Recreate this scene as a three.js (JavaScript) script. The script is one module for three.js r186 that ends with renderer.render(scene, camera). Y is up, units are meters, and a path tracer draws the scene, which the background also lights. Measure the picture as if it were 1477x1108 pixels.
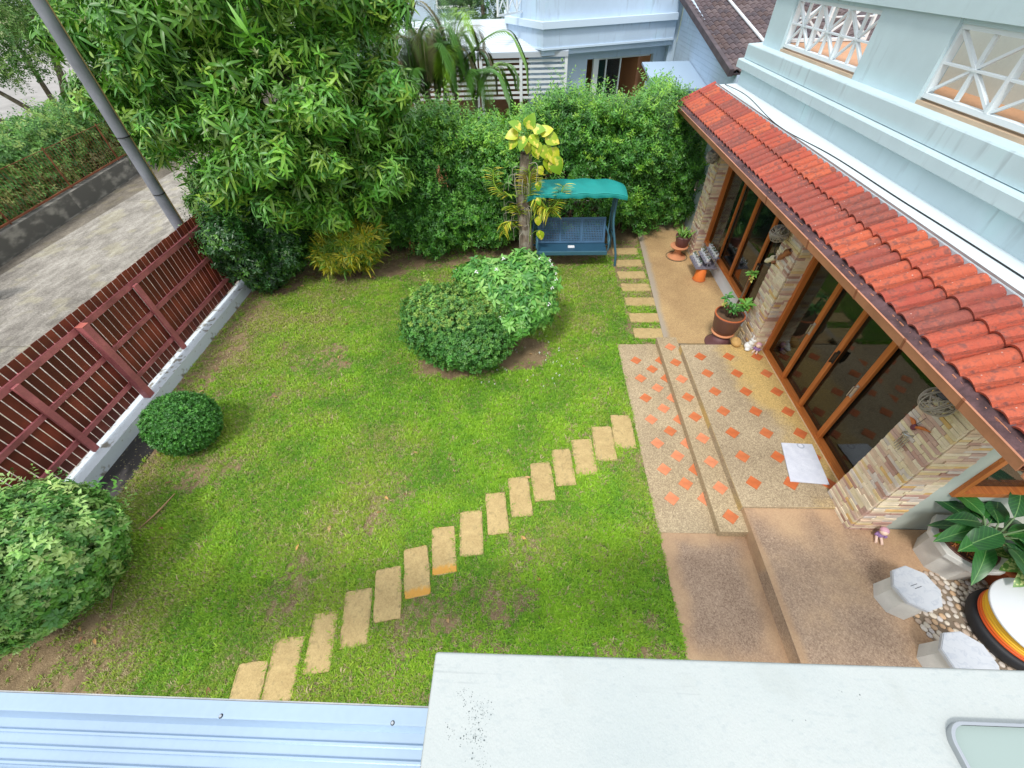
import * as THREE from 'three';
import { mergeGeometries, mergeVertices, toCreasedNormals } from 'three/addons/utils/BufferGeometryUtils.js';
import { RoundedBoxGeometry } from 'three/addons/geometries/RoundedBoxGeometry.js';

// ---------------------------------------------------------------- camera, sky, sun, exposure
const scene = new THREE.Scene();
const V = (x, y, z) => new THREE.Vector3(x, y, z);
const EYE = V(0, 5, 0), CX = 738.5, CY = 554, VF = [766, -65], VD = [760, 1130];
const FPX = Math.sqrt(-((VF[0] - CX) * (VD[0] - CX) + (VF[1] - CY) * (VD[1] - CY)));
const camFwd = V(VF[0] - CX, -(VF[1] - CY), -FPX).normalize();   // world -z in camera space
const camDown = V(VD[0] - CX, -(VD[1] - CY), -FPX).normalize();  // world -y in camera space
const camRight = new THREE.Vector3().crossVectors(camFwd, camDown.clone().negate()).normalize();
const toCam = new THREE.Matrix4().makeBasis(camRight, camDown.clone().negate(), camFwd.clone().negate());
const camera = new THREE.PerspectiveCamera(2 * Math.atan(CY / FPX) * 180 / Math.PI, 1477 / 1108, 0.05, 400);
camera.position.copy(EYE);
camera.quaternion.setFromRotationMatrix(toCam.clone().transpose());
scene.add(camera);

{ // bright overcast sky
  const w = 64, h = 32, d = new Float32Array(w * h * 4);
  for (let j = 0; j < h; j++) for (let i = 0; i < w; i++) {
    const el = Math.max(0, ((j + 0.5) / h - 0.5) * 2);
    const k = 0.5 + 0.58 * Math.pow(el, 0.75);
    const o = (j * w + i) * 4;
    d[o] = 0.93 * k; d[o + 1] = 0.985 * k; d[o + 2] = 1.06 * k; d[o + 3] = 1;
  }
  const t = new THREE.DataTexture(d, w, h, THREE.RGBAFormat, THREE.FloatType);
  t.mapping = THREE.EquirectangularReflectionMapping; t.magFilter = THREE.LinearFilter; t.minFilter = THREE.LinearFilter; t.needsUpdate = true;
  scene.background = t; scene.environment = t;
}
const sun = new THREE.DirectionalLight(new THREE.Color(1, 0.965, 0.9), 1.5);
sun.position.set(-7, 22, 8); sun.target.position.set(-1, 0, -5);
sun.castShadow = true; sun.shadow.radius = 20; sun.shadow.mapSize.set(2048, 2048);
Object.assign(sun.shadow.camera, { left: -22, right: 22, top: 22, bottom: -22, near: 1, far: 70 });
scene.add(sun, sun.target);
const renderer = new THREE.WebGLRenderer({ antialias: true });
renderer.toneMapping = THREE.LinearToneMapping;
renderer.toneMappingExposure = 1.62;
renderer.shadowMap.enabled = true;

// ---------------------------------------------------------------- helpers
let seed = 12345;
const rnd = () => { seed = (seed * 1664525 + 1013904223) >>> 0; return seed / 4294967296; };
const rr = (a, b) => a + (b - a) * rnd();
const ri = (n) => Math.floor(rnd() * n);
const clamp = (x, a = 0, b = 1) => Math.min(b, Math.max(a, x));
const sm = (a, b, x) => { const t = clamp((x - a) / (b - a)); return t * t * (3 - 2 * t); };
const mix = (a, b, t) => a + (b - a) * t;
const mix3 = (a, b, t) => [mix(a[0], b[0], t), mix(a[1], b[1], t), mix(a[2], b[2], t)];
const camToWorld = toCam.clone().transpose();
function ray(u, v) { return V(u - CX, -(v - CY), -FPX).normalize().applyMatrix4(camToWorld); }
const gp = (u, v, y = 0) => { const d = ray(u, v); return EYE.clone().addScaledVector(d, (y - EYE.y) / d.y); };
const hx = (u, v, x) => { const d = ray(u, v); return EYE.clone().addScaledVector(d, x / d.x); };
const hz = (u, v, z) => { const d = ray(u, v); return EYE.clone().addScaledVector(d, z / d.z); };

function hash2(ix, iy, s) { let h = (Math.imul(ix, 374761393) + Math.imul(iy, 668265263) + Math.imul(s, 974634777)) | 0; h = Math.imul(h ^ (h >>> 13), 1274126177); return ((h ^ (h >>> 16)) >>> 0) / 4294967296; }
function vn(x, y, s = 0) {
  const ix = Math.floor(x), iy = Math.floor(y); let fx = x - ix, fy = y - iy; fx = fx * fx * (3 - 2 * fx); fy = fy * fy * (3 - 2 * fy);
  return mix(mix(hash2(ix, iy, s), hash2(ix + 1, iy, s), fx), mix(hash2(ix, iy + 1, s), hash2(ix + 1, iy + 1, s), fx), fy);
}
function fbm(x, y, o = 4, s = 0) { let a = 0.5, r = 0, n = 0; for (let i = 0; i < o; i++) { r += a * vn(x, y, s + i * 17); n += a; a *= 0.5; x *= 2.03; y *= 2.03; } return r / n; }

const usedNames = new Map();
function numbered(name) { const n = usedNames.get(name) || 0; usedNames.set(name, n + 1); return n ? `${name}_${String(n).padStart(3, '0')}` : name; }
function shade(o) { o.castShadow = true; o.receiveShadow = true; return o; }
function tag(o, label, category, group) { o.userData.label = label; o.userData.category = category; if (group) o.userData.group = group; return o; }
function thing(name, label, category, pos = [0, 0, 0], group) {
  const o = new THREE.Group(); o.name = numbered(name); o.position.set(...pos); scene.add(o); return tag(o, label, category, group);
}
function mesh(name, geo, mat, parent) { const m = shade(new THREE.Mesh(geo, mat)); m.name = parent ? name : numbered(name); (parent || scene).add(m); return m; }
function struct(name, geo, mat, label, category) { const m = mesh(name, geo, mat); m.userData.kind = 'structure'; return tag(m, label, category); }

function boxUV(g, s = 1) {   // metres on every face, by its dominant axis
  if (!g.attributes.normal) g.computeVertexNormals();
  const p = g.attributes.position, n = g.attributes.normal, uv = new Float32Array(p.count * 2);
  for (let i = 0; i < p.count; i++) {
    const ax = Math.abs(n.getX(i)), ay = Math.abs(n.getY(i)), az = Math.abs(n.getZ(i));
    let u, v;
    if (ay >= ax && ay >= az) { u = p.getX(i); v = p.getZ(i); } else if (ax >= az) { u = p.getZ(i); v = p.getY(i); } else { u = p.getX(i); v = p.getY(i); }
    uv[i * 2] = u * s; uv[i * 2 + 1] = v * s;
  }
  g.setAttribute('uv', new THREE.BufferAttribute(uv, 2)); return g;
}
function box(x0, x1, y0, y1, z0, z1) { const g = new THREE.BoxGeometry(Math.abs(x1 - x0), Math.abs(y1 - y0), Math.abs(z1 - z0)); g.translate((x0 + x1) / 2, (y0 + y1) / 2, (z0 + z1) / 2); return boxUV(g); }
function rbox(x0, x1, y0, y1, z0, z1, r = 0.01, seg = 1) { const g = new RoundedBoxGeometry(Math.abs(x1 - x0), Math.abs(y1 - y0), Math.abs(z1 - z0), seg, r); g.translate((x0 + x1) / 2, (y0 + y1) / 2, (z0 + z1) / 2); return boxUV(g); }
function bar(a, b, w, h = w, up = V(0, 1, 0)) {   // square bar from a to b
  const d = new THREE.Vector3().subVectors(b, a), L = d.length(); d.normalize();
  const s = new THREE.Vector3().crossVectors(Math.abs(d.dot(up)) > 0.98 ? V(1, 0, 0) : up, d).normalize(), u = new THREE.Vector3().crossVectors(d, s);
  const g = boxUV(new THREE.BoxGeometry(w, h, L));
  g.applyMatrix4(new THREE.Matrix4().makeBasis(s, u, d).setPosition(a.clone().add(b).multiplyScalar(0.5))); return g;
}
function tube(pts, r, seg = 24, rs = 7) { return new THREE.TubeGeometry(new THREE.CatmullRomCurve3(pts), seg, r, rs, false); }
function taper(pts, rads, rs = 8, seg = 16) {  // tube with changing radius, closed ends
  const c = new THREE.CatmullRomCurve3(pts), fr = c.computeFrenetFrames(seg, false), P = [], N = [], U = [], I = [];
  for (let i = 0; i <= seg; i++) {
    const t = i / seg, p = c.getPointAt(t), k = t * (rads.length - 1), a = Math.min(rads.length - 2, Math.floor(k)), r = mix(rads[a], rads[a + 1], k - a);
    for (let j = 0; j <= rs; j++) { const an = j / rs * Math.PI * 2, n = fr.normals[i].clone().multiplyScalar(Math.cos(an)).addScaledVector(fr.binormals[i], Math.sin(an)); P.push(p.x + n.x * r, p.y + n.y * r, p.z + n.z * r); N.push(n.x, n.y, n.z); U.push(j / rs, t * c.getLength()); }
  }
  for (let i = 0; i < seg; i++) for (let j = 0; j < rs; j++) { const a = i * (rs + 1) + j, b = a + rs + 1; I.push(a, a + 1, b, b, a + 1, b + 1); }
  const g = new THREE.BufferGeometry(); g.setAttribute('position', new THREE.Float32BufferAttribute(P, 3)); g.setAttribute('normal', new THREE.Float32BufferAttribute(N, 3)); g.setAttribute('uv', new THREE.Float32BufferAttribute(U, 2)); g.setIndex(I); return g;
}
function lathe(pts, n = 28) { return new THREE.LatheGeometry(pts.map(([r, y]) => new THREE.Vector2(r, y)), n); }
function prism(poly, y0, y1) {  // polygon [x,z] extruded from y0 to y1
  const s = new THREE.Shape(poly.map(([x, z]) => new THREE.Vector2(x, -z)));
  const g = new THREE.ExtrudeGeometry(s, { depth: y1 - y0, bevelEnabled: false }); g.rotateX(-Math.PI / 2); g.translate(0, y0, 0); return boxUV(g);
}
function sheet(poly, y) { const s = new THREE.Shape(poly.map(([x, z]) => new THREE.Vector2(x, -z))); const g = new THREE.ShapeGeometry(s); g.rotateX(-Math.PI / 2); g.translate(0, y, 0); return boxUV(g); }
function extrudeZ(profile, z0, z1) {  // closed profile [x,y] along z
  const s = new THREE.Shape(profile.map(([x, y]) => new THREE.Vector2(x, y)));
  const g = new THREE.ExtrudeGeometry(s, { depth: z1 - z0, bevelEnabled: false }); g.translate(0, 0, z0); return boxUV(g);
}
const merge = (a) => mergeGeometries(a.map((g) => { const q = g.index ? g.toNonIndexed() : g.clone(); for (const k of Object.keys(q.attributes)) if (!['position', 'normal', 'uv'].includes(k)) q.deleteAttribute(k); if (!q.attributes.uv) boxUV(q); return q; }), false);

function tex(w, h, fn, wx = 1, wy = 1) {  // fn(u,v) -> sRGB 0..255 triple
  const d = new Uint8Array(w * h * 4);
  for (let j = 0; j < h; j++) for (let i = 0; i < w; i++) { const c = fn((i + 0.5) / w, (j + 0.5) / h), o = (j * w + i) * 4; d[o] = clamp(c[0], 0, 255); d[o + 1] = clamp(c[1], 0, 255); d[o + 2] = clamp(c[2], 0, 255); d[o + 3] = 255; }
  const t = new THREE.DataTexture(d, w, h); t.colorSpace = THREE.SRGBColorSpace; t.wrapS = t.wrapT = THREE.RepeatWrapping; t.magFilter = THREE.LinearFilter; t.minFilter = THREE.LinearMipmapLinearFilter; t.generateMipmaps = true; t.repeat.set(1 / wx, 1 / wy); t.needsUpdate = true; return t;
}
function grey(w, h, fn, wx = 1, wy = 1) { const t = tex(w, h, (u, v) => { const g = fn(u, v) * 255; return [g, g, g]; }, wx, wy); t.colorSpace = THREE.NoColorSpace; return t; }
// a map over a world rectangle, uv in metres shifted to its corner
function areaTex(x0, z0, x1, z1, res, fn) {
  const t = tex(Math.min(2048, Math.round((x1 - x0) * res)), Math.min(2048, Math.round((z1 - z0) * res)), (u, v) => fn(mix(x0, x1, u), mix(z0, z1, v)), x1 - x0, z1 - z0);
  t.offset.set(-x0 / (x1 - x0), -z0 / (z1 - z0)); return t;
}
const std = (o) => new THREE.MeshStandardMaterial(Object.assign({ roughness: 0.8 }, o));
const flat = (hex, roughness = 0.75, o = {}) => std(Object.assign({ color: hex, roughness }, o));
const lin = (r, g, b) => new THREE.Color().setRGB(r, g, b);
const mottleCache = new Map(), near = (v, l) => l.reduce((a, b) => Math.abs(b - v) < Math.abs(a - v) ? b : a);
function mottled(base, amp, scale, rough, size = 3, px = 256, extra = {}) {   // a plain colour broken by a shared neutral grain
  amp = near(amp, [0.05, 0.12, 0.25, 0.4]); scale = near(scale, [1.4, 4, 8]); size = size < 2 ? 1 : 4;
  const key = [amp, scale, size].join(), k = 1 / (1 + amp * 0.9); px = 256;
  if (!mottleCache.has(key)) mottleCache.set(key, tex(px, px, (u, v) => { const a = u * size, b = v * size; const wrap = (f) => mix(mix(f(a, b), f(a - size, b), u), mix(f(a, b - size), f(a - size, b - size), u), v); const n = wrap((x, y) => fbm(x * scale, y * scale, 5, 3)) - 0.5; const f = (hash2(Math.floor(u * px), Math.floor(v * px), 9) - 0.5) * 0.35, g = 255 * k * (1 + amp * (n * 2.4 + f)); return [g, g, g]; }, size, size));
  const c = base.map((q) => Math.min(255, q / k)); return std(Object.assign({ roughness: rough, map: mottleCache.get(key), color: new THREE.Color().setRGB(c[0] / 255, c[1] / 255, c[2] / 255, THREE.SRGBColorSpace) }, extra));
}

// ---------------------------------------------------------------- materials
const noiseBump = grey(256, 256, (u, v) => 0.6 * hash2(Math.floor(u * 256), Math.floor(v * 256), 2) + 0.4 * vn(u * 64, v * 64, 5), 0.8, 0.8);
const M = {
  wall: mottled([194, 214, 220], 0.05, 1.4, 0.75, 4),
  wallIn: mottled([205, 212, 205], 0.05, 1.4, 0.8, 4),
  endWall: mottled([186, 196, 188], 0.06, 1.5, 0.85, 4),
  trim: flat(0xdfe6ea, 0.6),
  white: flat(0xe4e8ea, 0.55),
  nWall: mottled([192, 211, 230], 0.035, 1, 0.8, 4),
  nTrim: flat(0xcfe0f0, 0.7),
  woodFrame: std({ roughness: 0.42, map: tex(64, 512, (u, v) => { const g = fbm(u * 26, v * 5, 4, 4), h = vn(u * 90, v * 14, 6); return mix3([160, 86, 40], [204, 124, 58], clamp(g * 1.1 + h * 0.25 - 0.2)); }, 0.25, 1.2) }),
  gutter: mottled([186, 126, 96], 0.09, 3, 0.5, 2),
  gutterDark: mottled([92, 68, 70], 0.4, 9, 0.9, 1),
  fence: mottled([112, 36, 32], 0.22, 4, 0.6, 2),
  rail: mottled([176, 102, 104], 0.25, 5, 0.55, 2),
  glass: new THREE.MeshPhysicalMaterial({ color: 0xb9c4c0, transmission: 1, thickness: 0, roughness: 0.02, ior: 1.5 }),
  steel: std({ color: 0xb8bcc0, metalness: 1, roughness: 0.3 }),
  black: flat(0x17181a, 0.5),
  soil: mottled([98, 76, 56], 0.4, 6, 0.95, 2),
  bark: std({ roughness: 0.95, map: tex(256, 256, (u, v) => { const g = fbm(u * 22, v * 5, 5, 8), l = fbm(u * 8, v * 8, 3, 31); return mix3(mix3([84, 72, 62], [176, 158, 142], g), [176, 172, 160], sm(0.58, 0.75, l) * 0.6); }, 1, 1), bumpMap: grey(256, 256, (u, v) => fbm(u * 24, v * 5, 5, 8), 1, 1), bumpScale: 0.02 }),
  branch: mottled([104, 84, 66], 0.3, 6, 0.95, 1, 128),
  terracotta: mottled([190, 104, 62], 0.14, 5, 0.8, 1, 128),
  clayLight: mottled([206, 140, 100], 0.12, 5, 0.85, 1, 128),
  brownPot: mottled([104, 70, 60], 0.16, 5, 0.45, 1, 128),
  purplePot: mottled([112, 74, 76], 0.14, 5, 0.5, 1, 128),
  concretePlant: mottled([204, 202, 196], 0.1, 3, 0.85, 1.5, 128),
  marble: std({ roughness: 0.3, color: 0xe6e6e6, map: tex(256, 256, (u, v) => { const a = fbm(u * 5 + 3 * fbm(u * 4, v * 4, 3, 1), v * 5, 5, 7), k = sm(0.06, 0, Math.abs(a - 0.5)); return mix3([218, 221, 226], [164, 174, 190], k * 0.25 + 0.2 * fbm(u * 12, v * 12, 3, 4)); }, 0.5, 0.5) }),
  teal: mottled([10, 138, 132], 0.1, 3, 0.7, 1, 128),
  swing: mottled([62, 104, 122], 0.12, 6, 0.5, 1, 128),
  swingSlat: mottled([64, 102, 134], 0.14, 6, 0.5, 1, 128),
};
{ const wt = (s0) => tex(512, 512, (u, v) => { const w2 = (f) => mix(mix(f(u, v), f(u - 1, v), u), mix(f(u, v - 1), f(u - 1, v - 1), u), v), st = w2((a, b) => fbm(a * 60, b * 9, 4, s0)), bl = w2((a, b) => fbm(a * 9, b * 9, 5, s0 + 3)), g = 255 * (0.95 + 0.07 * (bl - 0.5) * 2 - 0.1 * sm(0.56, 0.78, st) * sm(0.4, 0.6, bl)), q = sm(0.62, 0.75, bl) * 7; return [g - q, g - q * 0.4, g - q * 0.6]; }, 4, 4); const a = wt(401); M.wall.map = a; M.nWall.map = a; M.endWall.map = a; }
M.wall.bumpMap = M.wallIn.bumpMap = noiseBump; M.wall.bumpScale = 0.0008; M.wallIn.bumpScale = 0.0008;

// ---------------------------------------------------------------- the ground: lawn, terrace, road
const pw = (x, a) => { if (x <= a[0][0]) return a[0][1]; for (let i = 1; i < a.length; i++) if (x <= a[i][0]) return mix(a[i - 1][1], a[i][1], (x - a[i - 1][0]) / (a[i][0] - a[i - 1][0])); return a[a.length - 1][1]; };
const BACK = [[-6.2, -7.2], [-5, -7.75], [-4, -8.0], [-2.5, -8.45], [-1.2, -8.65], [-0.4, -8.5], [0.2, -8.55], [1.9, -8.75], [2.7, -9.4]];
const blob = (x, z, cx, cz, rx, rz) => 1 - clamp(Math.hypot((x - cx) / rx, (z - cz) / rz));
function bald(x, z) {
  const n = fbm(x * 1.7, z * 1.7, 4, 40) - 0.5, m = fbm(x * 5, z * 5, 3, 44) - 0.5;
  let b = sm(0.25, -0.35, z - pw(x, BACK) + n * 1.1);
  b = Math.max(b, sm(0.1, 0.5, blob(x, z, -0.2, -5.6, 0.95, 0.62) + n * 0.5));
  b = Math.max(b, sm(0.1, 0.5, blob(x, z, -1.3, -5.2, 0.95, 0.42) + n * 0.5));
  b = Math.max(b, 0.6 * sm(0.1, 0.6, blob(x, z, -4.6, -3.05, 0.8, 0.5) + n * 0.5));
  b = Math.max(b, 0.85 * sm(0.05, 0.6, blob(x, z, -5.0, -0.7, 1.5, 0.9) + n * 0.6));
  b = Math.max(b, 0.7 * sm(-5.1, -5.6, x + n * 0.9) * sm(-2.5, -3.2, z));
  b = Math.max(b, 0.5 * sm(0.64, 0.8, fbm(x * 1.1 + 7, z * 1.1, 4, 61) + m * 0.22));
  b = Math.max(b, 0.52 * sm(0.1, 0.6, blob(x, z, -2.75, -1.6, 0.5, 0.8) + n * 0.7 - 0.15));
  b = Math.max(b, 0.48 * sm(0.15, 0.6, blob(x, z, -0.9, -1.45, 0.7, 0.5) + n * 0.8 - 0.12));
  if (x > 1.9 && z < -6) b = Math.max(b, 0.55 + n);
  return clamp(b * (0.9 + m * 1.0) + m * 0.12 + (vn(x * 14, z * 14, 48) - 0.5) * 0.5 * sm(0.05, 0.4, b) * (1 - sm(0.8, 1, b)));
}
function dry(x, z) {
  const n = fbm(x * 0.9, z * 0.9, 4, 71) - 0.5, m = fbm(x * 3.5, z * 3.5, 3, 75) - 0.5;
  return clamp(0.3 + 0.3 * sm(-0.8, -4.2, x) + n * 1.3 + m * 0.8 - 0.25 * blob(x, z, 0.2, -4.8, 2.6, 2.2) - 0.3 * blob(x, z, 0.9, -2.2, 1.6, 2));
}
const soilCol = (x, z) => { const a = fbm(x * 9, z * 9, 4, 80), f = hash2(Math.floor(x * 160), Math.floor(z * 160), 3); return mix3(mix3([104, 86, 62], [160, 136, 102], a), [184, 160, 128], f > 0.93 ? 0.7 : f * 0.12); };
const lawnPoly = [[-5.62, 0.6], [1.61, 0.6], [1.61, -5.84], [2.47, -5.84], [2.72, -9.85], [3.9, -11.3], [-6.2, -11.3], [-6.2, -3.9], [-5.62, -3.4]];
const lawnTex = areaTex(-6.3, -11.3, 3.9, 0.6, 170, (x, z) => {
  const b = bald(x, z), d = dry(x, z), f = hash2(Math.floor(x * 170), Math.floor(z * 170), 5);
  const g = mix3(mix3([64, 96, 30], [96, 128, 42], f), [150, 136, 84], clamp(d * 0.7 + (f > 0.8 ? 0.2 : 0)));
  return mix3(g, soilCol(x, z), sm(0.15, 0.7, b));
});
struct('ground', sheet([[-120, 60], [120, 60], [120, -160], [-120, -160]], -0.06), mottled([120, 128, 84], 0.25, 0.6, 0.95, 12), 'flat dull ground spreading out around the gardens', 'ground');
struct('lawn', prism(lawnPoly, -0.05, 0), std({ map: lawnTex, roughness: 0.95, bumpMap: noiseBump, bumpScale: 0.01 }), 'garden lawn of patchy green turf with bare soil beds', 'lawn');

// paved areas
const aggr = (x, z) => { const f = hash2(Math.floor(x * 150), Math.floor(z * 150), 11), g = hash2(Math.floor(x * 75 + 0.4), Math.floor(z * 75), 12); return 0.6 * f + 0.4 * g; };
function pebbleCol(x, z, warm) { const k = aggr(x, z), n = fbm(x * 2.2, z * 2.2, 4, 90); const base = mix3([124, 106, 84], [212, 192, 158], clamp(k * 0.95 + n * 0.35 - 0.12)); return mix3(base, [k * 60 + 176, k * 50 + 146, k * 30 + 84], warm); }
function rustCol(x, z, edge) { const k = aggr(x, z), n = fbm(x * 2.6, z * 2.6, 5, 93); const worn = mix3([124, 100, 82], [206, 180, 154], clamp(k * 0.85 + n * 0.5 - 0.15)); const tan = mix3([156, 122, 94], [206, 174, 138], clamp(n * 0.9 + k * 0.35 - 0.1)); return mix3(worn, tan, sm(0.0, 1.0, edge + (n - 0.5) * 1.5)); }
const plateMat = (x0, z0, x1, z1, fn, res = 150) => std({ map: areaTex(x0, z0, x1, z1, res, fn), roughness: 0.85, bumpMap: noiseBump, bumpScale: 0.004 });
const tileMats = [[206, 122, 78], [198, 112, 66], [212, 132, 92], [196, 104, 56]].map((c) => mottled(c, 0.12, 8, 0.7, 1, 64));
function diamond(name, x, y, z, parent, half, deep) {
  const s = 0.1, h = 0.006, tw = rr(-0.06, 0.06);
  const p = half ? [[-s, 0], [0, -s], [0, s]] : [[-s, 0], [0, -s], [s, 0], [0, s]];
  const g = prism(p.map(([a, b]) => [a * Math.cos(tw) - b * Math.sin(tw), a * Math.sin(tw) + b * Math.cos(tw)]), -0.01, h + rr(0, 0.003));
  const m = mesh(name, g, tileMats[deep ? (rnd() < 0.7 ? 3 : 1) : ri(3)], parent); m.position.set(x, y, z); return m;
}
const slabA = struct('paved_apron', prism([[1.61, -5.84], [2.34, -5.84], [2.34, -2.28], [1.61, -2.28]], -0.05, 0.012), plateMat(1.6, -5.9, 2.4, -2.2, (x, z) => pebbleCol(x, z, 0.1 * fbm(x * 2, z * 2, 3, 5))), 'pebble wash apron with staggered orange diamond tiles beside lawn', 'paving');
for (let i = 0; i < 7; i++) diamond('tile', 1.875, 0.012, -5.4 + 0.443 * i, slabA, false);
for (let i = 0; i < 6; i++) diamond('tile', 2.11, 0.012, -5.18 + 0.443 * i, slabA, false);
for (let i = 0; i < 7; i++) diamond('half_tile', 2.3, 0.012, -5.4 + 0.443 * i, slabA, true);
const stepB = struct('step', rbox(2.305, 2.66, -0.05, 0.13, -5.9, -2.25, 0.012), plateMat(2.2, -6, 2.7, -2.2, (x, z) => pebbleCol(x, z, 0.08)), 'low pebble wash step with one row of orange diamond tiles', 'step');
for (let i = 0; i < 9; i++) diamond('tile', 2.49, 0.13, -5.62 + 0.397 * i, stepB, false);
const slabC = struct('terrace', rbox(2.615, 4.1, -0.05, 0.25, -5.56, -2.52, 0.014), plateMat(2.6, -5.6, 4.2, -2.5, (x, z) => pebbleCol(x, z, 0.75 * sm(-0.1, 0.35, x - 3.2 - (z + 5.2) * 0.16 + (fbm(x * 4, z * 4, 4, 3) - 0.5) * 0.5))), 'raised pebble wash terrace with orange diamond tiles before sliding doors', 'terrace');
for (let i = 0; i < 7; i++) for (let j = 0; j < 3; j++) diamond('tile', 2.87 + 0.465 * j, 0.25, -5.24 + 0.398 * i, slabC, false, true);
struct('lower_walk', prism([[1.61, -2.28], [2.64, -2.28], [2.61, 0.6], [1.61, 0.6]], -0.05, 0.004), plateMat(1.6, -2.3, 2.7, 0.6, (x, z) => rustCol(x, z, Math.max(sm(0.35, 0, x - 1.61), sm(0.3, 0, 2.64 - x), sm(0.25, 0, z + 2.28), sm(-1.5, -0.9, z) * 0.7) * 0.8 + 0.12)), 'rusty brown worn concrete walk between lawn and raised walk', 'paving');
struct('raised_walk', prism([[2.645, -2.52], [4.1, -2.52], [4.1, -2.28], [7, -2.28], [7, 0.6], [2.6, 0.6]], -0.05, 0.215), plateMat(2.5, -2.6, 7, 0.6, (x, z) => rustCol(x, z, Math.max(sm(0.1, 0.0, x - 2.645), sm(0.5, 0, z + 2.5 - (x - 2.7) * 0.15) * 0.7, sm(3.3, 4.0, x + z * 0.12) * 1.0) * 0.85 + 0.1), 140), 'raised brown exposed aggregate walk running past the stone pillar', 'paving');
struct('side_path', prism([[2.47, -5.84], [4.1, -5.84], [4.1, -11.2], [2.85, -11.2], [2.72, -9.9]], -0.05, 0.03), plateMat(2.4, -11.2, 4.2, -5.8, (x, z) => { const k = aggr(x, z), n = fbm(x * 2, z * 2, 4, 95); const e = sm(0.16, 0.04, x - 2.47 + (z + 5.84) * 0.064 + (n - 0.5) * 0.1); return mix3(mix3([150, 118, 82], [218, 186, 134], clamp(k * 0.75 + n * 0.6 - 0.15)), [168, 158, 146], Math.max(e * 0.8, sm(-9, -10, z + n * 2) * 0.5)); }), 'sandy concrete path along the wall under the window', 'path');

// street side
const roadCol = (x, z) => { const n = fbm(x * 0.7, z * 0.7, 5, 100), f = hash2(Math.floor(x * 55), Math.floor(z * 55), 7), s = fbm(x * 3, z * 3, 3, 104); return mix3(mix3([104, 98, 90], [190, 183, 172], clamp(n * 0.7 + f * 0.42 - 0.05 + (fbm(x * 9, z * 3.5, 3, 106) - 0.5) * 0.7)), [176, 168, 130], 0.3 * sm(0.55, 0.75, s)); };
const roadG = (x, z) => { const c = roadCol(x, z), n = fbm(x * 1.2, z * 0.5, 4, 110); return c.map((q, i) => q * mix(0.62, 0.86, n) * [1, 0.97, 0.92][i]); };
const jL0 = gp(0, 394), jL1 = gp(200, 275), jd = (jL1.x - jL0.x) / (jL1.z - jL0.z), jx = (z) => jL0.x + (z - jL0.z) * jd;
const kx = (z) => -13.2 + (z + 9.4) * 0.115;
const roadM = std({ map: areaTex(-16, -24, -6, 8, 64, roadCol), roughness: 0.92, bumpMap: noiseBump, bumpScale: 0.006 });
const roadGM = std({ map: areaTex(-20, -40, -8, 8, 40, roadG), roughness: 0.92, bumpMap: noiseBump, bumpScale: 0.006 });
const road = new THREE.Group(); road.name = 'road'; road.userData.kind = 'structure'; tag(road, 'pale concrete street in jointed bays outside the red fence', 'road'); scene.add(road);
for (let i = 0; i < 7; i++) {   // concrete bays with open joints
  const za = 8 - i * 6.9, zb = za - 6.885;
  for (const [f0, f1] of [[0, 0.5], [0.5, 1]]) {
    const X = (z, f) => mix(-6.32, jx(z) + 0.012, f);
    mesh('road_slab', prism([[X(za, f0) - (f0 ? 0.012 : 0), za], [X(za, f1), za], [X(zb, f1), zb], [X(zb, f0) - (f0 ? 0.012 : 0), zb]], -0.2, -0.03 - rnd() * 0.004), roadM, road);
  }
}
struct('road_gutter', prism([[jx(8), 8], [kx(8), 8], [kx(-40), -40], [jx(-40), -40]], -0.2, -0.04), roadGM, 'darker stained concrete channel beside the far roadside wall', 'road');
struct('far_road', sheet([[-22.5, 12], [-60, 12], [-60, -70], [-26, -70]], -0.045), mottled([156, 152, 148], 0.12, 1, 0.9, 8), 'pale second street beyond the roadside hedge', 'road');
struct('drain_strip', prism([[-6.2, 0.6], [-5.63, 0.6], [-5.6, -3.4], [-5.98, -4.1], [-6.2, -4.1]], -0.05, 0.006), plateMat(-6.3, -4.2, -5.5, 0.6, (x, z) => { const n = fbm(x * 5, z * 2.4, 5, 120), f = hash2(Math.floor(x * 90), Math.floor(z * 90), 4); return mix3(mix3([44, 42, 42], [124, 116, 112], sm(0.42, 0.78, n)), [190, 180, 120], f > 0.975 ? 0.8 : 0); }, 120), 'black stained concrete drain strip beside the white kerb', 'drain');

// stepping stones
const stoneMats = [0, 1, 2, 3, 4, 5, 6].map((i) => std({ roughness: 0.9, bumpMap: noiseBump, bumpScale: 0.003, map: tex(160, 300, (u, v) => { const n = 0.45 * fbm(u * 4, v * 8, 4, 130 + i) + 0.55 * fbm(u * 26, v * 52, 3, 135 + i), f = hash2(Math.floor(u * 160), Math.floor(v * 300), i); const e0 = Math.min(u, 1 - u, (v) * 2, (1 - v) * 2), dk = fbm(u * 7, v * 14, 4, 147 + i); let c = mix3([164, 138, 92], [212, 186, 132], clamp(n * 1.1 - 0.2 + f * 0.4 - 0.03 * (i % 4))); c = mix3(c, [134, 118, 80], sm(0.58, 0.78, dk) * 0.3 + sm(0.52, 0.68, dk) * (e0 < 0.07 ? 0.3 : 0)); return mix3(c, [214, 150, 56], i === 3 ? sm(0.8, 0.9, v + (fbm(u * 9, v * 9, 3, 2) - 0.5) * 0.12) * 0.75 : 0); }) }));
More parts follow.
